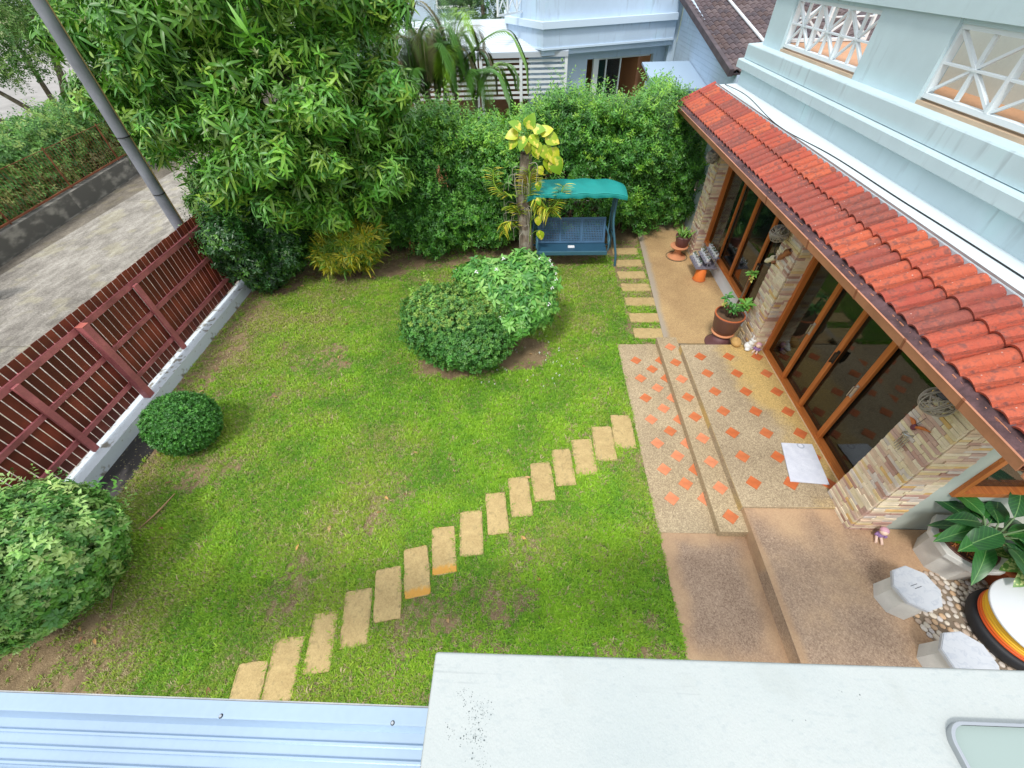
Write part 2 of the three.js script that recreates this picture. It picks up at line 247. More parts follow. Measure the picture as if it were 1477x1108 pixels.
function stoneGeo(w, d, id) {
  const n = 9, P = []; for (let k = 0; k < 4; k++) for (let i = 0; i < n; i++) {
    const t = i / n, e = (vn(id * 7.1 + k * 31 + t * 7, 3, 6) - 0.5) * 0.012; const c = [[-1 + 2 * t, -1], [1, -1 + 2 * t], [1 - 2 * t, 1], [-1, 1 - 2 * t]][k];
    const q = Math.max(Math.abs(c[0]), 0) > 0.98 && Math.abs(c[1]) > 0.98 ? 0.975 : 1; P.push([c[0] * w / 2 * q + (k % 2 ? e : 0), c[1] * d / 2 * q + (k % 2 ? 0 : e)]);
  }
  const s = new THREE.Shape(P.map(([x, z]) => new THREE.Vector2(x, -z))); const g = new THREE.ExtrudeGeometry(s, { depth: 0.05, bevelEnabled: true, bevelThickness: 0.006, bevelSize: 0.005, bevelSegments: 1 });
  g.rotateX(-Math.PI / 2); const p = g.attributes.position, uv = new Float32Array(p.count * 2); for (let i = 0; i < p.count; i++) { uv[2 * i] = p.getX(i) / w + 0.5; uv[2 * i + 1] = p.getZ(i) / d + 0.5; } g.setAttribute('uv', new THREE.BufferAttribute(uv, 2)); return g;
}
const stones = [], ordinal = ['first', 'second', 'third', 'fourth', 'fifth', 'sixth', 'seventh', 'eighth', 'ninth', 'tenth', 'eleventh', 'twelfth', 'thirteenth', 'fourteenth', 'fifteenth'];
const S = [[1.41, -3.84, 0.3, 0.61, 0], [1.1, -3.615, 0.295, 0.6, 0.02], [0.79, -3.38, 0.29, 0.59, 0.06], [0.49, -3.2, 0.265, 0.58, 0.09], [0.19, -2.97, 0.28, 0.58, 0.1], [-0.11, -2.74, 0.27, 0.57, 0.13], [-0.405, -2.5, 0.255, 0.56, 0.13], [-0.71, -2.23, 0.28, 0.57, 0.12], [-1.02, -2.01, 0.28, 0.57, 0.18], [-1.305, -1.75, 0.285, 0.57, 0.23], [-1.585, -1.5, 0.29, 0.56, 0.2], [-1.875, -1.25, 0.29, 0.57, 0.18], [-2.18, -1.01, 0.26, 0.56, 0.15], [-2.485, -0.765, 0.3, 0.55, 0.14], [-2.77, -0.53, 0.29, 0.56, 0.15]];
S.forEach(([x, z, w, d, a], i) => {
  const st = i === 8 || i === 9 ? 3 : [0, 4, 1, 5, 2, 6][i % 6], m = mesh('stepping_stone', stoneGeo(w, d, i), stoneMats[st]); m.position.set(x, -0.036 + rr(0, 0.006), z); m.rotation.y = a; stones.push([x, z, w, d, a]);
  tag(m, st === 3 ? `sandy stepping stone with orange stained end, ${ordinal[i]} of diagonal row from tiled apron` : `plain sandy stepping stone, ${ordinal[i]} of the diagonal row counted from tiled apron`, 'stepping stone', 'stepping stones across the lawn');
});
for (let i = 0; i < 7; i++) {
  const z = [-9.25, -8.7, -8.19, -7.69, -7.17, -6.63, -6.15][i], x = 2.265 + (i < 2 ? 0.02 : 0), w = 0.59, d = 0.285;
  const m = mesh('stepping_stone', stoneGeo(d, w, 40 + i), stoneMats[[0, 4, 1, 5, 2, 6][i % 6]]); m.rotation.y = Math.PI / 2 + rr(-0.02, 0.02); m.position.set(x, -0.036, z); stones.push([x, z, w, d, 0]);
  tag(m, `sandy stepping stone beside the path, ${ordinal[i]} of the straight row from swing`, 'stepping stone', 'stepping stones leading to the swing');
}

// ---------------------------------------------------------------- street fence, kerb, pole, far roadside
const whiteKerbMat = std({ roughness: 0.8, map: areaTex(-7, -9, -6, 1, 90, (x, z) => { const n = fbm(x * 6, z * 6, 5, 140), g = fbm(x * 22, z * 22, 3, 141); return mix3([214, 222, 228], [120, 114, 100], sm(0.56, 0.7, n * 0.6 + g * 0.4) * 0.85); }), bumpMap: noiseBump, bumpScale: 0.004 });
tag(mesh('kerb', prism([[-6.01, 0.6], [-6.28, 0.6], [-6.36, -8.4], [-6.16, -8.4], [-6.05, -4]], -0.05, 0.2), whiteKerbMat), 'chipped white painted kerb under the red fence', 'kerb');
const fence = thing('picket_fence', 'dark red picket fence with pink red rails and posts on kerb', 'fence', [-6.16, 0.2, -4.3]);
{
  const fx = (z) => -0.035 * Math.max(0, -z) * 0.6, g = boxUV(new THREE.BoxGeometry(0.009, 1.5, 0.098));
  const mats = [0, 1, 2].map((i) => mottled([[110, 48, 36], [96, 40, 31], [122, 56, 42]][i], 0.4, 5, 0.6, 1.5, 128));
  for (let i = 0; i < 70; i++) { const z = -4.35 + i * 0.113, m = mesh('picket', g, mats[ri(3)], fence); m.position.set(-0.075 + fx(z), 0.82 + rr(-0.006, 0.006), z); m.rotation.x = rr(-0.004, 0.004); }
  for (const [y, h] of [[1.37, 0.085], [0.85, 0.07], [0.3, 0.07]]) mesh('rail', bar(V(fx(-4.4) - 0.035, y, -4.4), V(-0.035, y, 4.0), 0.05, h), M.rail, fence);
  for (let i = -1; i <= 3; i++) {
    const z = -0.03 + i * 1.1, big = i % 2 === 0;
    if (z > 3.6) continue;
    const p = mesh(big ? 'post' : 'stile', big ? rbox(-0.055, 0.06, 0, 1.42, -0.055, 0.055, 0.006) : rbox(-0.03, 0.012, 0.06, 1.37, -0.045, 0.045, 0.004), M.rail, fence); p.position.set(0.01 + fx(z), 0, z);
    if (big) mesh('post_cap', rbox(-0.058, 0.063, 1.42, 1.432, -0.058, 0.058, 0.005), mottled([190, 104, 92], 0.1, 6, 0.6, 1, 64), p);
  }
}
const pole = thing('utility_pole', 'tall grey concrete utility pole standing behind the red fence', 'utility pole', [-6.62, -0.03, -7.36]);
mesh('shaft', taper([V(0, -0.05, 0), V(0, 3, 0), V(0, 7.5, 0)], [0.094, 0.086, 0.076], 14, 6), mottled([126, 128, 136], 0.2, 5, 0.85, 1.5), pole);
mesh('conduit', tube([V(0.075, 0, -0.068), V(0.07, 3, -0.063), V(0.062, 7, -0.055)], 0.012, 8), flat(0xb79a68, 0.6), pole);
mesh('cable_tie', new THREE.TorusGeometry(0.092, 0.008, 6, 20).rotateX(Math.PI / 2).translate(0.01, 2.25, 0), M.black, pole);
mesh('cable_tie', new THREE.TorusGeometry(0.09, 0.008, 6, 20).rotateX(Math.PI / 2).translate(0.01, 3.15, 0), M.black, pole);

const rw = thing('roadside_wall', 'low blackened concrete wall along the far side of street', 'wall', [0, 0, 0]);
mesh('wall_base', prism([[kx(8), 8], [kx(8) - 0.3, 8], [kx(-40) - 0.3, -40], [kx(-40), -40]], -0.1, 0.5), std({ roughness: 0.95, map: (() => tex(512, 128, (u, v) => { const n = fbm(u * 40, v * 6, 5, 150); return mix3([92, 90, 84], [148, 144, 134], sm(0.4, 0.8, n)); }, 12, 1))(), }), rw);
const rf = thing('rusty_mesh_fence', 'rusty thin wire fence on the roadside wall', 'fence', [0, 0.5, 0]);
{
  const rust = mottled([124, 72, 46], 0.3, 6, 0.9, 1, 64), px = (z) => kx(z) - 0.15;
  for (const y of [0.06, 1.05]) mesh('rail', bar(V(px(4), y, 4), V(px(-30), y, -30), y < 0.5 ? 0.04 : 0.012, y < 0.5 ? 0.04 : 0.012), rust, rf);
  for (let z = 2; z > -30; z -= 2.4) mesh('post', box(-0.012, 0.012, 0, 1.1, -0.012, 0.012).translate(px(z), 0, z), rust, rf);
  const w = []; for (let z = -6; z > -24; z -= 0.12) w.push(new THREE.CylinderGeometry(0.007, 0.007, 0.97, 4).translate(px(z), 0.565, z)); 
  const wires = mesh('wire_mesh', merge(w), rust, rf); wires.userData.kind = 'stuff';
}
// parked scooter, only its tail shows
{
  const b = thing('scooter', 'dark parked motor scooter on the concrete street', 'scooter', [-11.95, -0.03, -7.3]); b.rotation.y = 0.35; b.scale.setScalar(0.95);
  for (const x of [0, -1.22]) { const w = new THREE.Group(); w.name = 'wheel'; w.position.set(x, 0.27, 0); b.add(w); mesh('tyre', new THREE.TorusGeometry(0.215, 0.055, 10, 28), flat(0x1b1c1c, 0.85), w); mesh('rim', new THREE.TorusGeometry(0.165, 0.014, 6, 24), M.steel, w); mesh('hub', new THREE.CylinderGeometry(0.05, 0.05, 0.1, 14).rotateX(Math.PI / 2), M.steel, w); }
  const paint = flat(0x24343c, 0.25, { metalness: 0.2 });
  mesh('body', tube([V(0.1, 0.72, 0), V(-0.25, 0.6, 0), V(-0.5, 0.38, 0), V(-0.85, 0.36, 0), V(-1.02, 0.62, 0), V(-0.98, 0.9, 0)], 0.12, 24, 10), paint, b);
  mesh('tail', new THREE.SphereGeometry(0.16, 16, 10).scale(1.2, 0.6, 0.8).translate(0.02, 0.7, 0), paint, b);
  mesh('seat', rbox(-0.62, 0.14, 0.76, 0.86, -0.13, 0.13, 0.045, 3), M.black, b);
  mesh('fork', bar(V(-1.22, 0.27, 0.08), V(-1.0, 0.95, 0.06), 0.04), M.steel, b); mesh('fork', bar(V(-1.22, 0.27, -0.08), V(-1.0, 0.95, -0.06), 0.04), M.steel, b);
  mesh('handlebar', tube([V(-0.85, 1.02, 0.32), V(-1.0, 1.02, 0.12), V(-1.0, 1.02, -0.12), V(-0.85, 1.02, -0.32)], 0.016, 12), M.steel, b);
  mesh('tail_lamp', rbox(0.15, 0.21, 0.66, 0.74, -0.06, 0.06, 0.015), flat(0xa02020, 0.3), b);
}

// ---------------------------------------------------------------- the house on the right
const house = thing('house', 'pale blue house with red tiled porch roof and sliding doors', 'house', [4, 0, -6]);
const hm = (name, geo, mat, parent = house) => { const m = mesh(name, geo, mat, parent); if (parent === house) m.position.sub(house.position); return m; };
// walls of the ground floor
hm('plinth_wall', box(4.0, 4.14, -0.05, 0.4, -8.8, -5.9), flat(0xd5dde6, 0.7));
hm('end_wall', box(4.12, 4.335, -0.05, 2.75, -2.42, -2.29), M.endWall);
hm('end_wall', box(4.335, 5.995, -0.05, 1.03, -2.42, -2.29), M.endWall);
hm('end_wall', box(4.335, 5.995, 2.25, 2.75, -2.42, -2.29), M.endWall);
hm('end_wall', box(5.995, 8.2, -0.05, 2.75, -2.42, -2.29), M.endWall);
hm('back_wall', box(8.2, 8.35, -0.05, 2.75, -10.6, -2.29), M.wallIn);
hm('far_wall', box(4.02, 8.2, -0.05, 2.75, -10.6, -9.4), M.wall);
hm('room_floor', box(4.09, 8.2, 0.05, 0.24, -9.4, -2.43), std({ color: 0x6e6c6a, roughness: 0.25 }));
hm('ceiling', box(4.05, 8.35, 2.75, 2.85, -10.7, -2.29), flat(0x9a958c, 0.9));
hm('lintel', box(3.98, 4.16, 2.36, 2.75, -9.3, -2.3), M.wall);
hm('partition', box(6.6, 6.7, 0.24, 2.75, -9.4, -2.43), flat(0xb4a898, 0.9));
hm('room_divider', box(4.2, 6.6, 0.24, 2.75, -5.75, -5.65), flat(0xb4a898, 0.9));
// end wall window
{
  const w = new THREE.Group(); w.name = 'window'; house.add(w); w.position.set(1.165, 1.64, 3.66);
  mesh('frame', merge([box(-0.83, -0.77, -0.61, 0.61, -0.05, 0.09), box(0.77, 0.83, -0.61, 0.61, -0.05, 0.09), box(-0.77, 0.77, 0.55, 0.61, -0.05, 0.088), box(-0.77, 0.77, -0.61, -0.54, -0.05, 0.088), box(-0.03, 0.03, -0.54, 0.55, -0.05, 0.07)]), M.woodFrame, w);
  mesh('pane', box(-0.76, 0.76, -0.53, 0.54, -0.005, 0.005), M.glass, w);
}
// doors and window: frames, stiles, panes
function glazing(name, z0, z1, y0, y1, stiles, handles) {
  const d = new THREE.Group(); d.name = name; house.add(d); d.position.set(0, 0, 6);
  mesh('frame', merge([box(-0.06, 0.08, y0, y1, z0, z0 + 0.07), box(-0.06, 0.08, y0, y1, z1 - 0.07, z1), box(-0.058, 0.08, y1 - 0.08, y1, z0 + 0.07, z1 - 0.07), box(-0.062, 0.08, y0, y0 + 0.055, z0 + 0.07, z1 - 0.07)]), M.woodFrame, d);
  const zs = [z0 + 0.07, ...stiles.map((s) => s[0]), z1 - 0.07];
  stiles.forEach(([z, w, off]) => mesh('stile', rbox(-0.03 + off, 0.012 + off, y0 + 0.055, y1 - 0.08, z - w / 2, z + w / 2, 0.004), M.woodFrame, d));
  for (let i = 0; i < zs.length - 1; i++) mesh('pane', box(0.016 + (i % 2) * 0.012, 0.021 + (i % 2) * 0.012, y0 + 0.05, y1 - 0.07, zs[i], zs[i + 1]), M.glass, d);
  for (const [z, y, mat] of handles) { mesh('handle', merge([bar(V(-0.075, y - 0.08, z), V(-0.075, y + 0.08, z), 0.014), bar(V(-0.075, y - 0.075, z), V(-0.03, y - 0.075, z), 0.012), bar(V(-0.075, y + 0.075, z), V(-0.03, y + 0.075, z), 0.012), rbox(-0.04, -0.028, y - 0.1, y + 0.1, z - 0.022, z + 0.022, 0.003)]), mat, d); }
  return d;
}
glazing('sliding_door', -5.42, -2.72, 0.25, 2.36, [[-4.72, 0.075, 0], [-4.14, 0.075, 0], [-3.57, 0.08, 0]], [[-4.72, 1.25, M.steel], [-3.57, 1.2, M.steel], [-4.1, 1.28, M.black]]);
glazing('window', -8.95, -5.87, 0.4, 2.36, [[-8.1, 0.03, 0], [-7.42, 0.075, 0], [-6.68, 0.075, 0]], []);
hm('door_sill', rbox(3.93, 4.1, 0.2, 0.262, -5.42, -2.72, 0.008), mottled([206, 176, 140], 0.1, 6, 0.7, 1, 64));
// stone clad pillars
const stripMats = [[222, 206, 172], [214, 188, 164], [198, 166, 152], [228, 212, 186], [220, 194, 146], [190, 152, 138], [208, 196, 186], [176, 138, 122], [216, 178, 118]].map((c, i) => mottled(c, 0.14, 8, 0.85, 0.6, 64, { bumpMap: noiseBump, bumpScale: 0.003 }));
const stripW = [5, 5, 3, 6, 2, 2, 4, 1, 1], stripPick = () => { let r = rnd() * 29; for (let i = 0; i < 9; i++) { r -= stripW[i]; if (r < 0) return stripMats[i]; } return stripMats[0]; };
const stripGeos = [0.07, 0.1, 0.13, 0.16, 0.2, 0.24].map((L) => rbox(-0.016, 0.016, -0.0195, 0.0195, -L / 2 + 0.0015, L / 2 - 0.0015, 0.004));
function pillar(z0, z1, y0, name) {
  const p = new THREE.Group(); p.name = name; p.position.set(-0.25, y0, (z0 + z1) / 2 + 6); house.add(p);
  const W = z1 - z0, x1 = 0.4;
  mesh('core', box(0, x1, 0, 2.72 - y0, -W / 2, W / 2), M.endWall, p);
  const Ls = [0.07, 0.1, 0.13, 0.16, 0.2, 0.24]; let n = 0;
  const rows = Math.floor((2.42 - y0) / 0.041);
  for (let r = 0; r < rows; r++) {
    const y = 0.02 + r * 0.041; let a = -W / 2 - 0.016;
    while (a < W / 2 - 0.02) { let k = 1 + ri(5), left = W / 2 + 0.016 - a; let L = Ls[k]; if (left - L < 0.06) L = left; const m = mesh('stone_strip', stripGeos[k], stripPick(), p); m.scale.z = L / Ls[k]; m.position.set(-0.008 + rr(-0.007, 0.006), y, a + L / 2); a += L; n++; }
    a = 0.01; const end = 0.385;
    while (a < end - 0.02) { let k = 1 + ri(5), left = end - a, L = Ls[k]; if (left - L < 0.06) L = left; const m = mesh('stone_strip', stripGeos[k], stripPick(), p); m.scale.z = L / Ls[k]; m.rotation.y = Math.PI / 2; m.position.set(a + L / 2, y, W / 2 + 0.008 + rr(-0.006, 0.007)); a += L; n++; }
  }
  return p;
}
pillar(-2.72, -2.29, 0.215, 'stone_pillar'); pillar(-5.87, -5.43, 0.03, 'stone_pillar'); pillar(-9.35, -8.96, 0.03, 'stone_pillar');

// porch roof: tiles, gutter
const roof = new THREE.Group(); roof.name = 'porch_roof'; house.add(roof); roof.position.set(-0.64, 2.55, 5);   // origin at the eave, z -1
{
  const slope = Math.atan(0.466), wv = 0.33, zN = -1.6, nT = 29;
  mesh('roof_board', box(0, 0.78, -0.05, -0.02, zN + 1 - nT * wv, zN + 1).rotateZ(slope), M.gutterDark, roof);
  mesh('soffit', box(0.02, 0.66, -0.12, -0.1, zN + 1 - nT * wv, zN + 1), flat(0xb9b3a6, 0.9), roof);
  const mk = (L, seed_) => {   // one double-roll tile, thick, along +x up the slope
    const nx = 2, nz = 16, top = (t) => 0.026 * Math.pow(Math.max(0, Math.sin(t * Math.PI * 2 * 1 - 0.2 + (t > 0.5 ? 0 : 0)) ), 1) + 0.02 * Math.abs(Math.sin(t * Math.PI * 2));
    const prof = []; for (let j = 0; j <= nz; j++) { const t = j / nz, w = Math.abs(Math.sin(t * Math.PI * 2)); prof.push([t * wv, 0.058 * Math.pow(w, 0.8)]); }
    const s = new THREE.Shape(); s.moveTo(0.001, prof[0][1]); prof.forEach(([z, y], j) => s.lineTo(clamp(z, 0.0015, wv - 0.0015), y)); for (let j = nz; j >= 0; j--) s.lineTo(clamp(prof[j][0], 0.0015, wv - 0.0015), prof[j][1] - 0.02);
    const g = new THREE.ExtrudeGeometry(s, { depth: L, bevelEnabled: false, curveSegments: 1 }); // x = width, y = up, z = length
    g.applyMatrix4(new THREE.Matrix4().makeBasis(V(0, 0, 1), V(0, 1, 0), V(1, 0, 0)));
    // makeBasis above mirrors; flip winding
    const q = g.index ? g.toNonIndexed() : g, p = q.attributes.position.array; for (let i = 0; i < p.length; i += 9) for (let k = 0; k < 3; k++) { const tt = p[i + 3 + k]; p[i + 3 + k] = p[i + 6 + k]; p[i + 6 + k] = tt; }
    q.deleteAttribute('normal'); q.deleteAttribute('uv'); const c = toCreasedNormals(q, 0.7); return boxUV(c);
  };
  const gLow = mk(0.39), gUp = mk(0.31);
  const tileM = [0, 1, 2, 3, 4, 5, 6, 7].map((i) => std({ roughness: 0.78, bumpMap: noiseBump, bumpScale: 0.005, map: tex(192, 192, (u, v) => { const n = fbm(u * 7, v * 7, 5, 160 + i * 7), st = fbm(u * 26, v * 26, 4, 171 + i), w = hash2(Math.floor(u * 60), Math.floor(v * 60), 30 + i), f = hash2(Math.floor(u * 192), Math.floor(v * 192), 60 + i); let c = mix3([[174, 74, 54], [160, 66, 53], [186, 86, 58], [152, 72, 61], [176, 80, 61], [140, 66, 58], [192, 92, 60], [130, 68, 61]][i], [198, 106, 80], n * 0.75 + (f - 0.5) * 0.25); c = mix3(c, [98, 64, 64], sm(0.42, 0.75, n * 0.5 + st * 0.5) * 0.65); return mix3(c, [222, 212, 208], w > 0.9985 ? 0.7 : 0); }, 0.5, 0.5) }));
  for (let i = 0; i < nT; i++) for (const up of [1, 0]) {
    const m = mesh('roof_tile', up ? gUp : gLow, tileM[ri(8)], roof);
    m.rotation.z = slope + (up ? -0.02 : 0.0) + rr(-0.006, 0.006);
    const a = up ? 0.44 : 0.065; m.position.set(Math.cos(slope) * a - Math.sin(slope) * (up ? 0.05 : 0.02), Math.sin(slope) * a + Math.cos(slope) * (up ? 0.05 : 0.02), zN + 1 - (i + 1) * wv + rr(-0.003, 0.003));
  }
  // closing ridge tile at the far end
  mesh('verge_cap', tube([V(-0.03, 0.05, zN + 1 - nT * wv), V(0.35, 0.225, zN + 1 - nT * wv), V(0.7, 0.39, zN + 1 - nT * wv)], 0.05, 12, 8), mottled([176, 74, 62], 0.2, 6, 0.7, 1, 64), roof);
  mesh('cement_fillet', box(0.66, 0.72, 0.26, 0.40, zN + 1 - nT * wv, zN + 1), mottled([120, 106, 104], 0.3, 8, 0.9, 1, 64), roof);
}
const gut = new THREE.Group(); gut.name = 'gutter'; house.add(gut); gut.position.set(-0.74, 2.5, 5);
{
  const zf = -10.1, zn = -0.62;
  const prof = [[0.02, 0], [0.0, 0.095], [-0.006, 0.1], [0.008, 0.104], [0.03, 0.012], [0.11, 0.012], [0.112, 0.09], [0.122, 0.09], [0.12, 0]];
  mesh('channel', extrudeZ(prof, zf, zn), M.gutter, gut);
  mesh('end_return', extrudeZ(prof.map(([x, y]) => [x, y]), -1.6, 0).rotateY(-Math.PI / 2).translate(0.0, 0, zn + 0.02).translate(0.02, 0, 0), M.gutter, gut);
  { const g = new THREE.PlaneGeometry(0.15, zn - zf, 6, 900).rotateX(-Math.PI / 2).translate(0.1, 0.088, (zf + zn) / 2), p = g.attributes.position; for (let i = 0; i < p.count; i++) p.setY(i, p.getY(i) + 0.045 * (fbm(p.getX(i) * 30, p.getZ(i) * 30, 3, 7) - 0.5) + (p.getX(i) - 0.1) * 0.3); g.computeVertexNormals(); mesh('leaf_litter', boxUV(g), M.gutterDark, gut); }
  for (const u of [[1104, 290], [1165, 350], [1230, 428], [1293, 505], [1375, 590]]) { const z = hx(u[0], u[1], 3.26).z + 1; mesh('joint', extrudeZ([[0.017, -0.004], [-0.004, 0.096], [-0.004, 0.108], [0.004, 0.108], [0.024, -0.004]], z - 0.012, z + 0.012), mottled([150, 92, 66], 0.1, 6, 0.5, 1, 64), gut); }
}
// upper storey mouldings and balcony
const wallZ0 = -11.0, wallZ1 = -1.7;
hm('lower_ledge', extrudeZ([[4.02, 2.8], [4.03, 2.94], [4.47, 2.955], [4.47, 2.8]], wallZ0 - 0.05, wallZ1), mottled([216, 226, 230], 0.05, 1.4, 0.8, 4));
hm('fascia', extrudeZ([[4.015, 2.86], [4.015, 2.948], [4.03, 2.952], [4.03, 2.86]], wallZ0 - 0.06, wallZ1), flat(0xb8c0c6, 0.7));
hm('frieze', extrudeZ([[4.46, 2.955], [4.46, 3.24], [4.9, 3.24], [4.9, 2.955]], wallZ0, wallZ1), M.wall);
hm('cornice', extrudeZ([[4.37, 3.24], [4.36, 3.25], [4.36, 3.37], [4.375, 3.385], [4.9, 3.4], [4.9, 3.24]], wallZ0 - 0.1, wallZ1), M.wall);
hm('parapet_band', extrudeZ([[4.45, 3.397], [4.45, 3.615], [4.46, 3.63], [4.9, 3.65], [4.9, 3.397]], wallZ0 - 0.03, wallZ1), M.wall);
hm('balcony_floor', box(4.75, 7.5, 3.5, 3.66, -10.7, wallZ1 - 0.1), mottled([196, 148, 112], 0.1, 3, 0.7, 2));
hm('balcony_back_wall', box(5.45, 5.6, 3.66, 5.6, -7.3, wallZ1 - 0.1), M.wallIn);
const W0 = 4.62, W1 = 4.78;
for (const [a, b] of [[-10.75, -9.95], [-7.45, -6.05], [-3.2, -1.71]]) hm('balcony_wall', box(W0, W1, 3.63, 4.42, a, b), M.wall);
for (const [a, b] of [[-9.95, -7.45], [-6.05, -3.2]]) hm('balcony_sill', box(W0 + 0.01, W1, 3.63, 3.675, a, b), mottled([190, 166, 140], 0.12, 4, 0.7, 1, 64));
hm('top_beam', box(W0 - 0.05, W1 + 0.03, 4.42, 5.0, -10.8, wallZ1), M.wall);
hm('top_lintel', box(W0 + 0.02, W1 - 0.02, 4.37, 4.42, -9.95, -7.45), M.wall); hm('top_lintel', box(W0 + 0.02, W1 - 0.02, 4.37, 4.42, -6.05, -3.2), M.wall);
function fret(z0, z1, n, x, y0, y1, rotEnd) {
  const f = new THREE.Group(); f.name = 'fretwork_panel'; house.add(f); f.position.set(x - 4, y0, (z0 + z1) / 2 + 6); if (rotEnd) f.rotation.y = Math.PI / 2;
  const L = z1 - z0, H = y1 - y0, w = 0.035, dp = 0.075, c = L / n, X = V(1, 0, 0);
  let bk = 0; const B = (a, b, ww) => mesh('bar', bar(V(0, a[1], a[0]), V(0, b[1], b[0]), dp * (0.5 + 0.09 * (bk++ % 4)), ww, V(0, 1, 0)), M.trim, f);
  mesh('bottom_rail', box(-dp / 2, dp / 2, 0.012, 0.06, -L / 2, L / 2), M.trim, f); mesh('top_rail', box(-dp / 2, dp / 2, H - 0.045, H, -L / 2, L / 2), M.trim, f);
  for (let i = 0; i <= n; i++) { const z = clamp(-L / 2 + i * c, -L / 2 + 0.02, L / 2 - 0.02); mesh('upright', box(-dp / 2 - 0.002, dp / 2 + 0.002, 0.06, H - 0.045, z - 0.019, z + 0.019), M.trim, f); }
  for (let i = 0; i < n; i++) {
    const a = -L / 2 + i * c, b = a + c, m = (a + b) / 2, h = H / 2;
    B([a + 0.02, 0.07], [b - 0.02, H - 0.05], 0.028); B([a + 0.02, H - 0.05], [b - 0.02, 0.07], 0.029); B([m, 0.07], [m, H - 0.05], 0.03); B([a + 0.02, h], [b - 0.02, h], 0.02);
  }
}
fret(-9.95, -7.45, 3, 4.7, 3.69, 4.37); fret(-6.05, -3.2, 3, 4.7, 3.69, 4.37);
fret(-0.85, 0.85, 2, 5.7, 3.66, 4.4, true); house.children[house.children.length - 1].position.z = -4.7;
// cable along the ledge
tag(mesh('cable', tube([V(4.2, 2.955, -11.0), hx(1077, 138, 4.1), hx(1122, 187, 4.06).setY(2.952), hx(1200, 228, 4.2).setY(2.953), hx(1300, 290, 4.22).setY(2.955), hx(1400, 345, 4.25).setY(2.956), V(4.28, 2.957, -1.75)], 0.007, 90, 6), M.black), 'thin black cable lying loose along the pale ledge', 'cable');

// ---------------------------------------------------------------- foliage helpers
const Y = V(0, 1, 0);
function leaf(L, W, droop = 0.25, fold = 0.18, segs = 3, peak = 0.45) {   // lies along +z, top faces +y
  const P = [], I = [];
  for (let i = 0; i <= segs; i++) {
    const t = i / segs, k = t < peak ? t / peak : (1 - t) / (1 - peak), w = W / 2 * Math.pow(Math.sin(clamp(k) * Math.PI / 2), 0.8), y = -droop * L * t * t;
    P.push(0, y, t * L, -w, y + w * fold * 2, t * L, w, y + w * fold * 2, t * L);
  }
  for (let i = 0; i < segs; i++) { const a = i * 3, b = a + 3; I.push(a, b, a + 1, a + 1, b, b + 1, a, a + 2, b, a + 2, b + 2, b); }
  const Q = []; for (let i = 0; i < I.length; i += 3) { const f = (k, c) => P[I[i + k] * 3 + c]; const A = [0, 1, 2].map((c) => f(0, c)), B = [0, 1, 2].map((c) => f(1, c)), C = [0, 1, 2].map((c) => f(2, c)); const d = (p, q) => Math.hypot(p[0] - q[0], p[1] - q[1], p[2] - q[2]); if (d(A, B) > 1e-6 && d(B, C) > 1e-6 && d(A, C) > 1e-6) Q.push(I[i], I[i + 1], I[i + 2]); }
  const g = new THREE.BufferGeometry(); g.setAttribute('position', new THREE.Float32BufferAttribute(P, 3)); g.setIndex(Q); g.computeVertexNormals(); return g;
}
function joinLeaves(list) { return mergeGeometries(list.map((g) => g), false); }
function rosette(n, L, W, el0, el1, o = {}) {  // leaves round +y, elevation in degrees from the horizontal
  const a = []; for (let i = 0; i < n; i++) { const k = rr(0.72, 1.1), g = leaf(L * k, W * k, (o.droop ?? 0.3) * rr(0.6, 1.4), o.fold ?? 0.18, o.segs ?? 3, o.peak ?? 0.45); g.rotateZ(rr(-0.3, 0.3)); g.rotateX(-(rr(el0, el1)) * Math.PI / 180); g.rotateY(i * 2.399 + rr(-0.3, 0.3)); g.translate(0, (o.rise ?? 0.04) * i / n, 0); a.push(g); }
  return joinLeaves(a);
}
function sprig(n, len, L, W, o = {}) {  // leaflets in pairs up a stem along +y that bends
  const a = []; for (let i = 0; i < n; i++) { const t = (i + 0.5) / n, g = leaf(L * rr(0.75, 1.1), W * rr(0.8, 1.1), 0.15, 0.15, o.segs ?? 2); g.rotateX(-rr(o.e0 ?? 10, o.e1 ?? 50) * Math.PI / 180); g.rotateY((i % 2) * Math.PI + rr(-0.6, 0.6) + (o.twist ?? 0.4) * i); g.translate((o.bend ?? 0.3) * len * t * t, len * t, 0); a.push(g); }
  return joinLeaves(a);
}
const leafMat = (rough = 0.5, trans = 0.0) => trans ? new THREE.MeshPhysicalMaterial({ color: 0xffffff, roughness: rough, side: THREE.DoubleSide, transmission: trans, thickness: 0 }) : std({ color: 0xffffff, roughness: rough, side: THREE.DoubleSide });
const _m = new THREE.Matrix4(), _q = new THREE.Quaternion(), _q2 = new THREE.Quaternion(), _c = new THREE.Color(), _s = new THREE.Vector3();
function instances(name, geo, mat, list, parent) {  // list: [pos, dir, scale, [r,g,b] linear]
  const im = shade(new THREE.InstancedMesh(geo, mat, list.length)); im.name = parent ? name : numbered(name);
  list.forEach(([p, d, s, c], i) => { _q.setFromUnitVectors(Y, d); _q2.setFromAxisAngle(Y, rnd() * Math.PI * 2); _q.multiply(_q2); im.setMatrixAt(i, _m.compose(p, _q, _s.setScalar(s))); im.setColorAt(i, _c.setRGB(...c)); });
  im.userData.kind = 'stuff'; (parent || scene).add(im); return im;
}
const rdir = () => { const z = rr(-1, 1), a = rnd() * 6.2832, r = Math.sqrt(1 - z * z); return V(r * Math.cos(a), z, r * Math.sin(a)); };
const pal = (cols, j = 0.15) => { const c = cols[ri(cols.length)], k = 1 + rr(-j, j); return c.map((x, i) => x * k * (1 + (i === 1 ? 0 : rr(-0.08, 0.08)))); };
